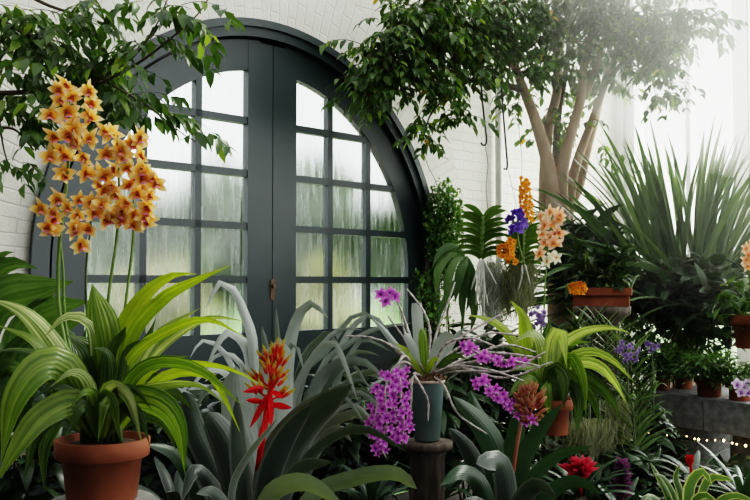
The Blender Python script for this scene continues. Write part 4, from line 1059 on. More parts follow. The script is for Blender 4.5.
# peach orchid on a tall stalk
q = at(545, 420, 4.75)
PO = thing('peach_orchid', 'tall stalk of peach and cream orchid flowers before the fig trunk', 'plant', (q.x, q.y, 0))
mb = MB(); P = spline([Vector((q.x, q.y, .02)), at(546, 420, 4.75), at(544, 330, 4.73), at(546, 270, 4.72), at(553, 212, 4.7)], 30); mb.tube(P, [.006, .006, .005, .0035], 7)
ps = obj('flower_spike', mb, M['stalk'], PO)
for i, (X, Y, kd) in enumerate([(425,65,'peach'),(440,95,'peach'),(480,50,'peach'),(495,75,'peach'),(460,45,'peach'),(430,130,'peach'),(470,95,'peach'),(495,125,'peach'),(460,145,'peach'),(485,165,'peach'),(440,165,'peach'),(420,205,'peach'),(470,215,'cream'),(450,235,'cream'),(450,60,'cream'),(500,60,'peach'),(478,130,'peach'),(435,110,'cream'),(475,165,'peach'),(485,222,'cream')]):
    flower('peachy' if kd == 'peach' else kd, ps, at(430 + X / 3.84, 200 + Y / 3.84, 4.69 + rnd.uniform(-.03, .03)), pxw(rnd.uniform(7, 8.6), 4.7), Vector((rnd.uniform(-.5, .5), -1, rnd.uniform(-.2, .2))))
for k in range(7):
    mb = MB(); wleaf(mb, Vector((q.x, q.y, .5)), k * .9, 1.1, .5, 1.2, .012, 'sword'); obj('leaf', mb, M['grassy'], PO)
mb = MB(); mb.lathe(Vector((q.x, q.y, 0)), [(.08, 0), (.11, .5), (.115, .52), (.1, .52), (.09, .48), (0, .48)], 24); obj('pot', mb, M['terra'], PO)

# ---------- planter trough with small foliage and an orange flower head
Z7 = 5.5
c0, c1 = at(573, 304, Z7), at(631, 301, Z7 - .1)
TR = thing('planter_trough', 'long terracotta trough of mixed foliage beside the fig trunk', 'planter', (c0 + c1) * .5)
Tm = Matrix.Translation((c0 + c1) * .5) @ Matrix.Rotation(math.atan2((c1 - c0).y, (c1 - c0).x), 4, 'Z')
hl = (c1 - c0).length / 2
mb = MB(); mb.box((-hl * .95, -.08, -.02), (hl * .95, .08, .05), Tm); mb.box((-hl - .006, -.1, .045), (hl + .006, .1, .09), Tm); obj('trough', mb, M['terra'], TR, False)
mb = MB()
for k in range(150):
    p = Tm @ Vector((rnd.uniform(-hl, hl), rnd.uniform(-.07, .05), .09 + rnd.uniform(0, .22)))
    fleaf(mb, p, rv() + Vector((0, -.2, .2)), Vector((0, 0, 1)), rnd.uniform(.06, .13), rnd.uniform(.015, .03))
obj('foliage', mb, M['dark'], TR)
mb = MB()
for k in range(14): wleaf(mb, Tm @ Vector((rnd.uniform(-hl*.6, hl), 0, .09)), rnd.uniform(0, 6.28), rnd.uniform(.5, 1.3), rnd.uniform(.2, .36), 1.2, .014, 'sword')
obj('arching_leaves', mb, M['variegated'], TR)
sp = tubepart(TR, 'flower_spike', [(590,294,Z7-.05),(584,286,Z7-.15),(578,286,Z7-.2)], [1,1,.7], 'stalk', 6, 6)
for k in range(26):
    a = k * 2.4; rr = math.sqrt(k / 26)
    flower('asco', sp, at(578 + math.cos(a) * 8 * rr, 288 + math.sin(a) * 6 * rr, Z7 - .2), pxw(3.6, Z7), Vector((math.cos(a) * rr, -1, math.sin(a) * rr)))
tp = (c0 + c1) * .5
mb = MB(); mb.lathe(Vector((tp.x, tp.y, 0)), [(.16, 0), (.16, .06), (.1, .1), (.1, tp.z - .12), (.17, tp.z - .07), (.17, tp.z - .022)], 24)
solo('pedestal', mb, M['wood'], 'dark wooden pedestal under the long terracotta trough', 'pedestal', (tp.x, tp.y, 0))

# ---------- narrow-leaved upright orchids and grassy clumps
def distich(t, base, top, n, L_, w_, mat, el=.55, droop=.5):
    P = spline([base, base.lerp(top, .5) + Vector((rnd.uniform(-.03, .03), 0, 0)), top], n)
    mb = MB(); mb.tube(P, .006, 6); obj('stem', mb, M['stalk_dark'], t)
    ph = rnd.uniform(-.5, .5)
    mb = MB()
    for i in range(2, n + 1):
        for s in (0, PI):
            k = i / n
            wleaf(mb, P[i], ph + s + rnd.uniform(-.2, .2), el + .5 * k + rnd.uniform(-.1, .1), L_ * rnd.uniform(.85, 1.1) * (1 - .35 * k), droop, w_, 'sword', .3, 6, 2, rnd.uniform(-.4, .4))
    obj('foliage', mb, M[mat], t)
DT = ['narrow-leaved upright orchid stem tallest of the group right of the striped leaves', 'narrow-leaved upright stem just below the terracotta trough', 'narrow-leaved upright stem beside the lilac flower cluster', 'narrow-leaved upright stem leaning over the concrete bench end', 'narrow-leaved stem rising between the moss and the bench', 'narrow-leaved upright stem under the orange trough flower', 'narrow-leaved stem left of the lilac flowers behind the striped leaves']
for i, (x, y0, y1, Z, n, L_) in enumerate([(626,470,352,4.7,16,48),(592,372,318,4.9,9,34),(612,430,330,4.8,13,40),(640,480,386,4.7,14,42),(628,500,402,4.5,13,42),(574,366,322,4.95,9,32),(602,400,324,4.9,12,36)]):
    b, tp = at(x - 3, y0, Z), at(x + 4, y1, Z)
    t = thing('upright_orchid', DT[i], 'plant', (b.x, b.y, 0), 'narrow-leaved upright orchids')
    mb = MB(); mb.tube([Vector((b.x, b.y, 0)), b], .007, 6); obj('lower_stem', mb, M['stalk_dark'], t)
    distich(t, b, tp, n, pxw(L_, Z), pxw(2.4, Z), 'grassy')
def cluster_flowers(name, label, cat, x, y, rx, ry, Z, n, kind, size, ground=True):
    b = at(x, y, Z); t = thing(name, label, cat, (b.x, b.y, 0))
    mb = MB(); mb.tube(spline([Vector((b.x + .03, b.y + .05, 0)), Vector((b.x + .02, b.y + .05, b.z * .6)), at(x, y + ry, Z + .02), at(x, y - ry * .5, Z)], 16), [.006, .006, .004], 6)
    s = obj('flower_spike', mb, M['stalk_dark'], t)
    for k in range(n):
        a = k * 2.4; rr = math.sqrt((k + .5) / n)
        flower(kind, s, at(x + math.cos(a) * rx * rr + rnd.uniform(-4, 4), y + math.sin(a) * ry * rr + rnd.uniform(-4, 4), Z - .04 * (1 - rr)), pxw(size * rnd.uniform(.85, 1.15), Z), Vector((math.cos(a) * rr * .7, -1, -math.sin(a) * rr * .6)))
    mb = MB()
    for k in range(9): wleaf(mb, Vector((b.x + .02, b.y + .05, b.z * rnd.uniform(.4, .85))), rnd.uniform(0, 6.28), .6, .25, 1.0, .012, 'sword')
    obj('foliage', mb, M['grassy'], t)
    return t
cluster_flowers('lilac_orchid', 'dusky lilac flower cluster right of the striped arching leaves', 'flower', 627, 352, 10, 9, 4.6, 22, 'dusky', 3.4)
cluster_flowers('lilac_orchid', 'dusky lilac and white flowers at the foot of the peach orchid stalk', 'flower', 541, 318, 9, 10, 4.5, 18, 'dusky', 3.4)
cluster_flowers('lilac_orchid', 'single faint lilac flower cluster in the fern above the bench', 'flower', 652, 346, 4, 4, 5.0, 5, 'dusky', 4)

# ---------- weeping figs
def blob_leaves(mb, px, py, rx, ry, Z, rz, n, Ln, drop=.8):
    """pendulous sprays of leaves filling an ellipsoid"""
    c = at(px, py, Z); wx, wz = pxw(rx, Z), pxw(ry, Z)
    k = 0
    while k < n:
        d = rv(); rr = rnd.random() ** .4
        p0 = c + Vector((d.x * wx, d.y * rz, d.z * wz)) * rr
        # one drooping twig with leaves either side
        az = rnd.uniform(0, 2 * PI); Lt = rnd.uniform(1.5, 3.5) * Ln
        P = arc(p0, az, rnd.uniform(-.2, .5), Lt, rnd.uniform(.8, 1.5), 5)
        TW.append(P)
        for i in range(1, 6):
            for s in (-1, 1):
                if rnd.random() < .2: continue
                h_ = az + s * rnd.uniform(.5, 1.2)
                dd = Vector((math.cos(h_), math.sin(h_), -drop * rnd.uniform(.5, 1.6)))
                l_ = Ln * rnd.uniform(.7, 1.15)
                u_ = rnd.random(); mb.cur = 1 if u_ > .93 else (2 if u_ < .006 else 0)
                fleaf(mb, P[i], dd, Vector((rnd.uniform(-.5, .5), rnd.uniform(-.5, .5), 1)), l_, l_ * rnd.uniform(.19, .25), .3)
                k += 1
    mb.cur = 0
def twigs(mb, r=.0022):
    for P in TW: mb.tube(P, [r, r * .5], 4, False)
Zf = 6.7
fb = at(560, 300, Zf)
FT = thing('weeping_fig_tree', 'large weeping fig with several pale stems right of the arched door', 'tree', (fb.x, fb.y, 0))
def stem(name, ctrl, rad, mat='bark', parent=FT, seg=12, n=22):
    return tubepart(parent, name, ctrl, rad, mat, n, seg)
mb = MB(); P = spline([Vector((fb.x + .02, fb.y, -.02)), at(563, 380, Zf), at(561, 300, Zf), at(558, 235, Zf), at(557, 200, Zf)], 16)
mb.tube(P, [.22, .14, .11, .10, .085], 16); obj('trunk', mb, M['bark'], FT)
stem('stem', [(556,226,Zf),(555,205,Zf-.06),(549,168,Zf-.1),(538,128,Zf-.1),(530,105,Zf-.12),(518,75,Zf-.15),(507,40,Zf-.2),(500,-20,Zf-.2)], [8.84,7.48,6.46,5.78,4.76,4.08,3.40,2.72])
stem('stem', [(548,226,Zf+.08),(545,195,Zf+.1),(546,150,Zf+.1),(550,120,Zf+.1),(557,90,Zf+.1),(557,40,Zf+.1),(553,-20,Zf+.1)], [8.16,6.12,5.44,4.76,4.42,3.74,2.72])
stem('stem', [(562,226,Zf),(561,185,Zf-.08),(566,152,Zf-.12),(581,98,Zf-.14),(583,72,Zf-.14),(591,34,Zf-.16),(594,-20,Zf-.16)], [8.84,6.80,5.78,4.76,4.22,3.40,2.72])
stem('stem', [(566,226,Zf+.05),(574,172,Zf+.02),(593,118,Zf),(609,74,Zf-.04),(622,34,Zf-.06),(630,-10,Zf-.1)], [6.80,5.10,4.08,3.26,2.72,2.04])
stem('stem', [(556,226,Zf+.12),(556,180,Zf+.14),(558,118,Zf+.16),(566,70,Zf+.18),(572,10,Zf+.2)], [6.12,4.76,3.40,2.72,2.04], 'twig')
stem('stem', [(584,98,Zf-.12),(597,66,Zf-.1),(602,44,Zf-.1),(616,10,Zf-.1)], [4.08,3.40,2.72,2.04])
stem('stem', [(560,226,Zf+.1),(578,190,Zf+.1),(588,150,Zf+.12),(598,112,Zf+.14),(606,70,Zf+.15),(612,30,Zf+.15)], [5.4,4.8,3.6,3,2.4,2])
stem('branch', [(524,90,Zf-.12),(500,84,Zf-.3),(470,80,Zf-.55),(440,68,Zf-.75),(405,62,Zf-.95),(372,78,Zf-1.05)], [4,3,2.4,2,1.5,.8], 'twig')
stem('branch', [(489,90,Zf-.4),(480,70,Zf-.4),(466,45,Zf-.5),(446,24,Zf-.65),(428,0,Zf-.7)], [2.8,2.4,2,1.6], 'twig')
stem('branch', [(512,60,Zf-.2),(480,30,Zf-.4),(440,12,Zf-.7),(395,10,Zf-.9)], [3,2.4,2,1], 'twig')
stem('branch', [(606,80,Zf-.04),(640,50,Zf-.2),(665,60,Zf-.4),(672,90,Zf-.5)], [3,2.2,1.6,1], 'twig')
stem('branch', [(620,40,Zf-.1),(660,16,Zf-.3),(700,14,Zf-.5)], [3,2.2,1.2], 'twig')
stem('branch', [(470,80,Zf-.55),(450,95,Zf-.7),(432,112,Zf-.8),(424,135,Zf-.85)], [1.6,1.3,1,.7], 'twig')
mb = MB(); TW = []
for (px, py, rx, ry, dz, rz, n) in [
 (385,66,24,28,-1.05,.22,250),(372,46,16,16,-1.05,.16,70),(368,92,12,12,-1.05,.14,50),(410,60,28,34,-.95,.28,330),(412,20,34,24,-.85,.3,260),(440,38,32,32,-.75,.3,300),(440,88,20,14,-.8,.2,90),
 (424,132,10,16,-.85,.12,44),(452,112,12,14,-.75,.14,50),(470,76,22,12,-.6,.2,80),(476,20,34,24,-.5,.3,260),(478,50,20,18,-.5,.25,120),(512,30,30,34,-.3,.35,260),(515,96,10,12,-.2,.15,40),(536,66,26,24,-.2,.3,150),
 (550,20,40,26,-.1,.4,300),(590,22,40,28,-.1,.4,330),(575,60,24,20,-.05,.3,110),(560,110,12,24,.2,.2,60),(625,40,30,30,-.2,.35,260),(600,80,16,16,0,.25,60),(645,22,34,24,-.25,.35,240),(660,58,24,26,-.4,.28,190),(668,92,14,16,-.5,.16,60),
 (690,26,28,20,-.45,.25,150),(640,70,16,14,-.3,.2,50),(505,-6,60,14,-.3,.4,200),(620,-6,80,14,-.2,.4,220),(430,-6,50,14,-.7,.3,160),(578,128,8,10,0,.12,16),(600,155,10,8,-.1,.1,14),(540,140,6,20,.1,.1,16)]:
    blob_leaves(mb, px, py, rx, ry, Zf + dz, rz, int(n * 1.9), .078)
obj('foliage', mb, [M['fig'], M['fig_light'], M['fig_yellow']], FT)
mb = MB(); twigs(mb, .003); obj('twigs', mb, M['twig'], FT)

Zl = 4.0
lb = at(-90, 300, Zl)
FL = thing('weeping_fig_tree', 'weeping fig spreading leafy branches in from the left edge above the orange orchids', 'tree', (lb.x, lb.y, 0))
mb = MB(); mb.tube(spline([Vector((lb.x, lb.y, -.02)), at(-92, 330, Zl), at(-80, 180, Zl), at(-70, 60, Zl), at(-50, -60, Zl)], 20), [.09, .08, .065, .05, .04], 12); obj('trunk', mb, M['bark'], FL)
def bl(ctrl, rad): stem('branch', [(x, y, Zl + d) for x, y, d in ctrl], rad, 'twig', FL, 8)
bl([(-78,150,0),(-30,100,0),(30,92,-.05),(80,88,-.05),(115,70,-.1),(140,50,-.12),(158,22,-.14),(170,-8,-.15)], [5,4,3,2.4,1.9,1.4,1,.7])
bl([(-72,80,0),(-20,20,.05),(30,36,.05),(70,58,0),(104,80,-.05),(150,108,-.1),(180,132,-.14),(196,142,-.16)], [4,3,2.4,2,1.6,1.2,.8,.5])
bl([(-60,0,0),(0,-14,0),(50,6,-.05),(88,18,-.1)], [3,2.4,1.8,1])
bl([(-80,170,0),(-30,140,-.05),(10,128,-.1),(34,150,-.14)], [3,2.2,1.6,.8])
bl([(100,84,-.06),(140,62,-.14),(176,34,-.18),(198,14,-.2),(210,-4,-.2)], [1.8,1.4,1,.6])
bl([(-20,60,0),(-6,90,-.04),(4,150,-.08),(14,176,-.1)], [2,1.6,1,.6])
mb = MB(); TW = []
for (px, py, rx, ry, dz, rz, n) in [(12,18,26,20,0,.2,130),(46,20,34,18,0,.2,130),(84,16,22,16,-.08,.14,60),(30,52,34,20,0,.2,120),(72,56,26,14,0,.16,90),(10,80,20,24,-.03,.16,80),(12,112,20,18,-.06,.14,70),(36,128,18,16,-.1,.14,60),
 (58,96,26,12,-.05,.14,80),(96,72,28,14,-.05,.16,100),(110,96,20,14,-.06,.14,60),(128,60,18,14,-.1,.12,60),(150,40,14,14,-.14,.1,40),(166,14,14,12,-.15,.1,36),(192,14,16,12,-.18,.1,46),(138,98,14,10,-.1,.1,30),(160,120,14,8,-.12,.08,18),(186,138,8,6,-.15,.06,10),(125,120,12,10,-.08,.1,22),(8,164,14,12,-.1,.1,26),(110,2,40,8,-.1,.14,40)]:
    blob_leaves(mb, px, py, rx, ry, Zl + dz, rz, int(n*.78), .09)
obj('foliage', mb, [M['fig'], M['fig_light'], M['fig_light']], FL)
mb = MB(); twigs(mb, .0018); obj('twigs', mb, M['twig'], FL)

# ---------- creeper on the right of the arch
cb = W(1.72, -.05, 1.3)
CR = thing('creeping_fig', 'bushy small-leaved creeper growing on the right side of the door arch', 'climbing plant', (W(1.62, -.05, 0)))
mb = MB(); TW = []
for k in range(3200):
    u_ = rnd.random()
    if u_ < .78:
        d = rv(); r_ = rnd.random() ** .4
        p = W(1.52 + d.x * .19 * r_, -.14 + d.y * .12 * r_, 1.93 + d.z * (.36 if d.z > 0 else .42) * r_)
    else: p = W(1.44 + rnd.gauss(0, .08), -.09 + rnd.uniform(-.04, .03), 1.62 - abs(rnd.gauss(0, .30)))
    l_ = rnd.uniform(.026, .046)
    fleaf(mb, p, rv() + Vector((.1, -.5, -.3)), Vector((0, 0, 1)), l_, l_ * .34)
obj('foliage', mb, M['ivy'], CR)
mb = MB()
for k in range(16):
    x = 1.45 + rnd.uniform(-.1, .2)
    P = [W(1.52 + rnd.uniform(-.04, .04), -.06, 0)] + [W(x + rnd.gauss(0, .03), -.075 - .03 * rnd.random(), .5 * j) for j in (1, 2, 3)] + [W(x + .1, -.11, 2.0)]
    mb.tube(spline(P, 14), .003, 5, False)
obj('stems', mb, M['twig'], CR)

# hooks hanging from the fig branch
def rod(label, ctrl, Z):
    mb = MB(); P = spline([at(x, y, Z) for x, y in ctrl], 26); mb.tube(P, pxw(1.05, Z), 7)
    return solo('hanging_hook', mb, M['iron'], label, 'hook', at(ctrl[0][0], ctrl[0][1], Z), 'iron hooks hung from the fig branch')
rod('short black iron hook with a curled end hanging from the fig branch', [(481,76),(482,96),(485,125),(486.5,138),(486,144),(483,145.5),(481,142.5)], Zf - .5)
rod('long straight black iron rod hanging from the fig branch', [(501,82),(503,110),(505.5,140),(507.5,166),(506,169.5),(503.5,168.5)], Zf - .42)
def hangwire(label, ctrl, Z):
    mb = MB(); mb.tube(spline([at(x, y, Z) for x, y in ctrl], 16), pxw(.35, Z), 5); return solo('hanging_wire', mb, M['wire'], label, 'wire', at(ctrl[0][0], ctrl[0][1], Z))
hangwire('thin wire trailing down the wall below the curled hook', [(485,145),(488,165),(486,185),(488,212)], Zf - .3)
hangwire('thin wire dropping down the wall left of the fig trunk', [(518,84),(519,130),(522,160),(521,190)], Zf + .05)
hangwire('thin crooked wire hanging from the left fig foliage', [(423,150),(428,166),(436,182),(438,196)], Zf - .4)

# ---------- long sword-leaved clump on the right
Z8 = 6.45
sb = at(684, 330, Z8)
SW = thing('sword_leaved_clump', 'huge fan of long sword-shaped leaves before the bright window', 'plant', (sb.x, sb.y, 0))
mb = MB(); mb.tube([Vector((sb.x, sb.y, 0)), at(684, 330, Z8)], .09, 12); obj('caudex', mb, M['bark'], SW)
def swordleaf(mb, k, n):
    off = -62 + 128 * ((k * .618034) % 1.0)
    tilt = R(off * .85 + rnd.gauss(0, 13) - 6)
    low = rnd.random() < .22
    if low: tilt = R(-rnd.uniform(45, 80))
    az = (0 if tilt > 0 else PI) + rnd.uniform(-.8, .8)
    el = PI / 2 - min(1.45, abs(tilt))
    P0 = at(682 + off * .75, 306 + rnd.uniform(-22, 22) + abs(off) * .1, Z8 + rnd.uniform(-.22, .12))
    wleaf(mb, P0, az, el, rnd.uniform(.98, 1.32), rnd.uniform(.1, .45) + .5 * abs(tilt) * (1 if rnd.random() < .6 else .4), rnd.uniform(.019, .027), 'strap', .4, 12, 2, rnd.uniform(-.7, .7), 1.8)
for k in range(99):
    mb = MB(); swordleaf(mb, k, 99)
    obj('leaf', mb, M['strap_pale'] if k % 24 == 5 else M['strap'], SW)
mb = MB()
for k in range(190): swordleaf(mb, k, 190)
obj('leaves', mb, M['strap'], SW, kind='stuff')

# ---------- shrubs and ferny pots round the bench
def shrub(name, label, cat, x, y, rx, ry, Z, rz, n, Ln, mat, asp=.28, up=.2, potted=None, group=None, loc0=None, stems=6):
    c = at(x, y, Z)
    base = Vector((c.x, c.y, 0)) if loc0 is None else loc0
    t = thing(name, label, cat, base, group)
    mb = MB(); wx, wz = pxw(rx, Z), pxw(ry, Z)
    for k in range(n):
        d = rv(); r_ = rnd.random() ** .45
        p = c + Vector((d.x * wx, d.y * rz, d.z * wz)) * r_
        dd = Vector((d.x, d.y - .3, d.z * .5 + up)) + rv(.7)
        l_ = Ln * rnd.uniform(.6, 1.2)
        if l_ > .11:
            az = math.atan2(dd.y, dd.x); wleaf(mb, p, az, rnd.uniform(-.2, .9), l_, rnd.uniform(.6, 1.4), l_ * asp * .5, 'ovate', .2, 6, 2, rnd.uniform(-.5, .5))
        else: fleaf(mb, p, dd, Vector((0, 0, 1)), l_, l_ * asp * .6)
    obj('foliage', mb, M[mat], t)
    mb = MB()
    for k in range(stems):
        e = c + Vector((rnd.uniform(-.6, .6) * wx, rnd.uniform(-.6, .6) * rz, rnd.uniform(-.2, .6) * wz))
        mb.tube(spline([base + Vector((rnd.uniform(-.03, .03), rnd.uniform(-.03, .03), 0)), base.lerp(e, .5) + rv(.03), e], 8), [.008, .004], 5)
    obj('stems', mb, M['twig'], t)
    return t
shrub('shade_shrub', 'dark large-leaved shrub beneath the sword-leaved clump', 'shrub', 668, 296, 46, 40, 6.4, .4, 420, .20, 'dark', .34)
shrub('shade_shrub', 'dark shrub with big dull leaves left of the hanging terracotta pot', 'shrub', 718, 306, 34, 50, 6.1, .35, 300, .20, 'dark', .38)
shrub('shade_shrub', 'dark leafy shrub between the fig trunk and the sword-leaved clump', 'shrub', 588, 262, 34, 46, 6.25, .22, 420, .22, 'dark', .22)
lf = thing('pale_leaved_shrub', 'few pale lobed leaves above the bench pots', 'shrub', (at(712, 300, 5.95).x, at(712, 300, 5.95).y, 0))
mb = MB(); P = spline([Vector((at(712,300,5.95).x, at(712,300,5.95).y, 0)), at(714, 350, 5.95), at(712, 296, 5.9)], 10); mb.tube(P, [.008, .004], 6); obj('stem', mb, M['twig'], lf)
for c, w_ in [(((712,296,0),(718,288,-.05),(728,286,-.08)), 7), (((712,296,0),(706,290,-.05),(699,292,-.08)), 8), (((712,296,0),(712,302,-.05),(708,312,-.08)), 8), (((712,296,0),(720,302,-.05),(724,312,-.06)), 8), (((712,296,0),(724,276,-.05),(738,268,-.08)), 8), (((712,296,0),(700,272,-.05),(694,262,-.06)), 6)]:
    leafpart(lf, [(x, y, 5.9 + d) for x, y, d in c], w_ * 1.3, 'brom_pale', 'ovate', 20, .15, 8, 4)

# concrete bench, running parallel to the window wall
Zc = 5.35
e0, e1 = at(640, 393, 5.75), at(768, 404, 5.0)
BN = thing('concrete_bench', 'grey concrete slab bench carrying the potted ferns at the right', 'bench', ((e0.x + e1.x) / 2, (e0.y + e1.y) / 2, 0))
ang = math.atan2(e1.y - e0.y, e1.x - e0.x)
Bm = Matrix.Translation(Vector(((e0.x + e1.x) / 2, (e0.y + e1.y) / 2, 0))) @ Matrix.Rotation(ang, 4, 'Z')
hl = (Vector((e1.x - e0.x, e1.y - e0.y, 0)).length) / 2; zt = (e0.z + e1.z) / 2
for a, b in ((-hl, .02), (.026, hl)):
    mb = MB(); mb.box((a, 0, zt - .19), (b, .62, zt), Bm); obj('slab', mb, M['concrete'], BN, False)
for a in (-hl + .1, hl - .3):
    mb = MB(); mb.box((a, .1, 0), (a + .16, .55, zt - .19), Bm); obj('pier', mb, M['concrete'], BN, False)
mb = MB()
def onbench(px, py_hint, d): # a point on the bench top d metres in from its front edge, near the given column
    best = None
    for i in range(80):
        q = Bm @ Vector((-hl + 2 * hl * i / 79, d, zt)); X = 375 + q.x / q.y * FPX
        if best is None or abs(X - px) < best[0]: best = (abs(X - px), q)
    return best[1]
PL = ['terracotta pot of ferny foliage on the concrete bench, the fullest pot in view', 'terracotta pot behind the lilac flower on the concrete bench', 'terracotta pot at the shaded far end of the concrete bench', 'small dark pot of ferns in the middle of the bench']
for i, (px, d, r, hh, rx, ry) in enumerate([(708,.13,.088,.115,40,30),(737,.12,.075,.10,24,22),(660,.16,.075,.10,34,34),(682,.34,.07,.10,34,34)]):
    p = onbench(px, 0, d)
    t = thing('potted_fern', PL[i], 'potted plant', p, 'pots on the concrete bench')
    pot(t, p, r, r * .78, hh)
    mb = MB(); n = (760, 300, 620, 500)[i]
    for k in range(n):
        dd = rv(); dd.z = abs(dd.z); rr = rnd.random() ** .5; zz = p.y
        q = p + Vector((dd.x * pxw(rx, zz), dd.y * .2, hh + .02 + dd.z * pxw(ry, zz))) * 1.0
        q = p + (q - p) * Vector((1, 1, 1)).x; q = Vector((p.x + (q.x - p.x) * rr, p.y + (q.y - p.y) * rr, p.z + hh + (q.z - p.z - hh) * rr))
        l_ = rnd.uniform(.035, .075); q.z -= .05 * rr * rr; fleaf(mb, q, Vector((dd.x, dd.y - .3, .1)) + rv(.6), Vector((0, 0, 1)), l_, l_ * .2)
    obj('foliage', mb, M['mid'], t)
    mb = MB()
    for k in range(10):
        a = rnd.uniform(0, 6.28); mb.tube(arc(p + Vector((0, 0, hh * .9)), a, 1.2, .2, 1.2, 6), .002, 4, False)
    obj('stems', mb, M['stalk_dark'], t)
shrub('ferny_shrub', 'fine-leaved green bush sprawling over the left end of the bench', 'shrub', 636, 356, 32, 28, 6.0, .25, 700, .07, 'mid', .3)
shrub('ferny_shrub', 'fine-leaved green bush in the shade behind the bench pots', 'shrub', 690, 352, 40, 26, 6.15, .25, 700, .07, 'mid', .3)
# lilac orchid and hanging pot at the right edge
p = onbench(752, 0, .08)
LO = thing('lilac_orchid', 'pale lilac orchid flowers at the end of the bench by the right edge', 'flower', p)
mb = MB(); mb.tube(spline([p, p + Vector((-.01, -.03, .07)), at(741, 386, p.y - .08)], 8), .003, 6); s_ = obj('flower_spike', mb, M['stalk'], LO)
for x, y in ((737,384),(744,388),(749,392),(741,392),(747,384),(753,388)): flower('lilac', s_, at(x, y, p.y - .1 + rnd.uniform(-.02, .02)), pxw(6, 5), Vector((rnd.uniform(-.4, .2), -1, .1)))
Zh = 4.9
pb = at(752, 348, Zh)
HP = thing('hanging_pot', 'terracotta pot with soft orange flowers hung at the right edge', 'potted plant', pb)
pot(HP, pb, pxw(21, Zh), pxw(15, Zh), .18)
mb = MB()
for k in range(120):
    d = rv(); fleaf(mb, pb + Vector((d.x * .17, d.y * .14, .26 + d.z * .12)), rv() + Vector((0, -.3, -.2)), Vector((0, 0, 1)), .09, .022)
obj('foliage', mb, M['mid'], HP)
s_ = tubepart(HP, 'flower_spike', [(752,316,Zh),(750,285,Zh-.03),(748,250,Zh-.05)], [1.2,1,.8], 'stalk')
for x, y in ((746,248),(749,254),(746,260),(751,246),(753,258),(748,266)): flower('peach', s_, at(x, y, Zh - .06), pxw(6.5, Zh), Vector((rnd.uniform(-.5, .3), -1, .1)))
for k in range(3):
    a = k * 2.1 + .3; mb = MB(); mb.tube([pb + Vector((math.cos(a) * .11, math.sin(a) * .11, .18)), pb + Vector((0, 0, .9)), pb + Vector((0, 0, 3.2))], .0015, 4); obj('hanger_wire', mb, M['wire'], HP)

# fairy lights under the bench edge
w0 = Bm @ Vector((-hl * .9, -.03, zt - .235)); w1 = Bm @ Vector((hl, -.03, zt - .205))
FLs = thing('fairy_lights', 'string of warm fairy lights strung along beneath the concrete bench', 'lights', w0)
P = [w0.lerp(w1, i / 30) + Vector((0, 0, -.016 * math.sin(PI * (i % 10) / 10))) for i in range(31)]
mb = MB(); mb.tube(P, .0028, 5); obj('cable', mb, M['wire'], FLs)
for i, k in enumerate([1.5,4,6.2,8.5,11,13,14.6,16.6,18.2,20.4,22,23.4,25.4,27,28.6]):
    q = lerp_list([P[int(k)], P[int(k) + 1]], 0.5) + Vector((0, -.01, -.004)); mb = MB(); mb.ball(q, .004 if i % 3 else .0065, (1, 1, 1.2), 8, 6); obj('bulb', mb, M['bulb'], FLs)

# ---------- low plants in the foreground bed, right
def rosette(name, label, cat, x, y, Z, n, Ln, w_, mat, el0=1.25, el1=.35, droop=1.0, head=None, kind='strap', fold=.35, group=None):
    c = at(x, y, Z); t = thing(name, label, cat, (c.x, c.y, 0), group)
    if c.z > .05:
        mb = MB(); mb.tube([Vector((c.x, c.y, 0)), c + Vector((0, 0, .02))], .03, 8); obj('stem', mb, M['twig'], t)
    for i in range(n):
        k = i / n; az = i * 2.39996 + rnd.uniform(-.2, .2)
        mb = MB(); wleaf(mb, c + Vector((math.cos(az) * .01, math.sin(az) * .01, .02 * (1 - k))), az, el0 + (el1 - el0) * k, Ln * rnd.uniform(.8, 1.1) * (.75 + .25 * k), droop * rnd.uniform(.7, 1.2), w_, kind, fold, 10, 4, rnd.uniform(-.2, .2))
        obj('leaf', mb, M[mat], t)
    return t, c
t, c = rosette('guzmania', 'green bromeliad with a crimson star-shaped flower head, low right of centre', 'plant', 580, 500, 3.9, 16, .34, .018, 'brom_green')
mb = MB(); mb.tube([c, at(580, 476, 3.85)], .012, 8); s_ = obj('flower_head', mb, M['crimson'], t)
for k in range(26):
    a = k * 2.4; kk = k / 26; d = Vector((math.cos(a), math.sin(a) - .2, .15 + 1.2 * (1 - kk)))
    inst_bract(s_, at(581, 476 - 8 * (1 - kk), 3.83), d, pxw(rnd.uniform(17, 25), 3.85) * (.65 + .45 * kk), pxw(3.4, 3.85), 'crimson')
t, c = rosette('plum_bromeliad', 'bromeliad with a dusky plum stacked flower head right of the crimson one', 'plant', 622, 520, 4.0, 12, .3, .02, 'brom_green')
mb = MB(); mb.tube([c, at(622, 462, 4.0)], .01, 8); s_ = obj('flower_head', mb, M['plum'], t)
for k in range(44):
    a = k * 2.4; kk = k / 44; d = Vector((math.cos(a), math.sin(a) - .2, .25 + .5 * kk))
    inst_bract(s_, at(622, 496 - 34 * kk, 4.0), d, pxw(rnd.uniform(11, 15), 4) * (1 - .35 * kk), pxw(3, 4), 'plum')
q = at(690, 540, 3.8)
t = thing('striped_bromeliad', 'bromeliad of cream-edged striped leaves in the lower right corner', 'plant', (q.x, q.y, 0))
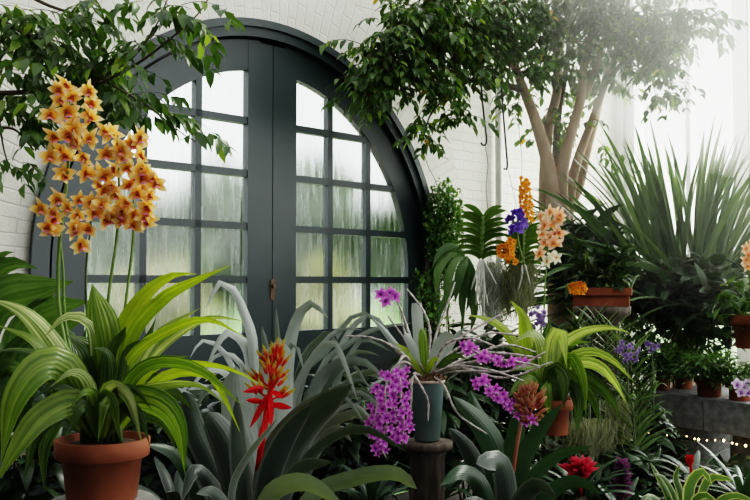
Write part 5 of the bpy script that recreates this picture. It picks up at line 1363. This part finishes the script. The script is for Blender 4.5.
for cc, w_ in [(((682,540,0),(668,495,0),(656,472,0),(650,462,0)), 7), (((684,540,0),(676,500,-.03),(664,478,-.05),(654,474,-.08)), 6), (((690,540,0),(690,490,-.04),(702,472,-.08),(712,486,-.12)), 12), (((694,540,0),(706,484,0),(722,478,-.04),(735,482,-.08)), 9),
               (((680,540,0),(662,506,-.04),(648,496,-.08),(638,506,-.12)), 7), (((692,540,-.04),(694,505,-.1),(706,496,-.15),(722,512,-.2)), 9), (((688,540,.04),(682,496,.06),(676,478,.06),(680,464,.06)), 8), (((698,540,0),(716,506,0),(736,496,-.04),(760,506,-.08)), 8), (((686,540,-.05),(676,512,-.1),(664,504,-.14),(656,516,-.2)), 8)]:
    leafpart(t, [(x, y, 3.8 + d) for x, y, d in cc], w_ * 1.1, 'variegated', 'strap', 30, .3, 12, 4)
t, c = rosette('grey_bromeliad', 'grey-green bromeliad with a small red bud below the fairy lights', 'plant', 694, 486, 4.3, 15, .32, .017, 'greyleaf', droop=1.2)
mb = MB(); mb.tube([c, at(691, 470, 4.25), at(690, 458, 4.25)], .007, 6); s_ = obj('flower_head', mb, M['redbract'], t)
for k in range(7): inst_bract(s_, at(690, 466, 4.25), Vector((math.cos(k) * .3, math.sin(k) * .3, 1)), pxw(12, 4.25), pxw(2.4, 4.25), 'redbract')
rosette('dark_bromeliad', 'dark green rosette in the shade between the moss and the grey bromeliad', 'plant', 650, 500, 4.4, 16, .38, .018, 'brom_green')
rosette('dark_bromeliad', 'dark green arching rosette in the bottom right corner by the edge', 'plant', 742, 500, 4.1, 16, .4, .018, 'brom_green')
rosette('dark_bromeliad', 'dark green rosette with curling leaves beside the crimson flower head', 'plant', 556, 510, 4.0, 14, .36, .02, 'brom_green')
rosette('dark_bromeliad', 'dusky rosette in deep shade right of the terracotta pot of orange orchids', 'plant', 178, 520, 3.5, 14, .36, .025, 'brom')
rosette('dark_bromeliad', 'dusky rosette in deep shade behind the wooden stand', 'plant', 440, 500, 4.3, 16, .42, .024, 'brom_green')
rosette('dark_bromeliad', 'dusky rosette under the hanging magenta flowers', 'plant', 372, 508, 3.9, 14, .32, .022, 'brom_green')
# dark filler planting that closes the bed in front of the door and wall
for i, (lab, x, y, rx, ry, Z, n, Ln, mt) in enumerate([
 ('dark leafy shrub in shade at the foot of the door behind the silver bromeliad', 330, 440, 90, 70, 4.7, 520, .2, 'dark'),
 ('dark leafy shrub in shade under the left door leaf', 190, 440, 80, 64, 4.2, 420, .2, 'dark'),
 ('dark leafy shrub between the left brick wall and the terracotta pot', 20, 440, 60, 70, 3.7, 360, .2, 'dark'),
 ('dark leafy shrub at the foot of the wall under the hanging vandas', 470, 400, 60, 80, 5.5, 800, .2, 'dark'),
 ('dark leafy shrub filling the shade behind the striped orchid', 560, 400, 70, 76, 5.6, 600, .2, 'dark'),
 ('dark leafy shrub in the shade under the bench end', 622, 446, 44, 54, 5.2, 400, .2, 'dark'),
 ('dark low shrub added to darken the wall behind the concrete bench', 712, 424, 62, 32, 6.5, 460, .2, 'dark'),  # added shrub, darkens the pale low wall behind the bench
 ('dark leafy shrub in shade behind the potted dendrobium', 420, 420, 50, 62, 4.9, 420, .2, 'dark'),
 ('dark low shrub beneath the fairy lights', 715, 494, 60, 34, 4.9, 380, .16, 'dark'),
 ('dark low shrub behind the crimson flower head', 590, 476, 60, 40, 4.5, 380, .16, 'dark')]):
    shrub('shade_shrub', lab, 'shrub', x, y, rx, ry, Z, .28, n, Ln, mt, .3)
# ================================================================== LIGHT
w = bpy.data.worlds.new('overcast_sky'); bpy.context.scene.world = w; w.use_nodes = True
nt = w.node_tree; nt.nodes.clear()
bg = N(nt, 'ShaderNodeBackground', i_Strength=2.6); ow = N(nt, 'ShaderNodeOutputWorld')
tc = N(nt, 'ShaderNodeTexCoord'); sp = N(nt, 'ShaderNodeSeparateXYZ'); L(nt, tc.outputs['Generated'], sp.inputs[0])
L(nt, ramp(nt, [(0.0, (.03, .035, .03)), (.44, (.10, .11, .10)), (.52, (1.0, 1.0, .99)), (1.0, (.98, .975, .96))], math_(nt, 'ADD', math_(nt, 'MULTIPLY', sp.outputs[2], .5), .5)), bg.inputs[0])
L(nt, bg.outputs[0], ow.inputs[0])
sun = bpy.data.lights.new('sun', 'SUN'); sun.energy = 5.0; sun.angle = R(14); sun.color = (1.0, .94, .82)
so = bpy.data.objects.new('sun', sun); C.objects.link(so)
so.rotation_euler = Vector((.75, .38, .80)).to_track_quat('Z', 'Y').to_euler()
def haze(name, label, c, rad, dens):  # scattering volumes added to stand in for the window's glare
    mb = MB(); mb.ball(c, 1.0, rad, 32, 20)
    m, nt, out = newmat(name); v = N(nt, 'ShaderNodeVolumeScatter', i_Density=dens, i_Anisotropy=.35); v.inputs[0].default_value = (1, .985, .95, 1); L(nt, v.outputs[0], out.inputs['Volume'])
    o = solo('haze', mb, m, label, 'haze', tuple(c)); o['kind'] = 'stuff'; return o
haze('bright_haze', 'bright haze volume added for the veil of window glare in the upper right', at(800, -30, 6.3), (1.9, 1.3, 1.5), .42)
haze('thin_haze', 'thin haze volume added as window glare over the fig canopy and sword leaves', at(745, 90, 6.2), (2.0, 1.4, 1.8), .045)
al = bpy.data.lights.new('daylight_booster', 'AREA'); al.energy = 420; al.shape = 'RECTANGLE'; al.size = 3.6; al.size_y = 3.2; al.color = (1.0, .97, .92)  # added lamp outside the window, lifts the haze and backlights the foliage
ao = bpy.data.objects.new('daylight_booster', al); C.objects.link(ao)
ao.location = RM @ Vector((1.9, 1.1, 3.3)); ao.rotation_euler = (RM.to_3x3() @ Vector((.15, 1.0, .25))).to_track_quat('Z', 'Y').to_euler()
sc = bpy.context.scene
sc.view_settings.view_transform = 'Filmic'
sc.view_settings.look = 'High Contrast'
sc.view_settings.exposure = 0.25
sc.cycles.max_bounces = 8
sc.cycles.transparent_max_bounces = 16
sc.cycles.volume_bounces = 2
sc.cycles.volume_max_steps = 64
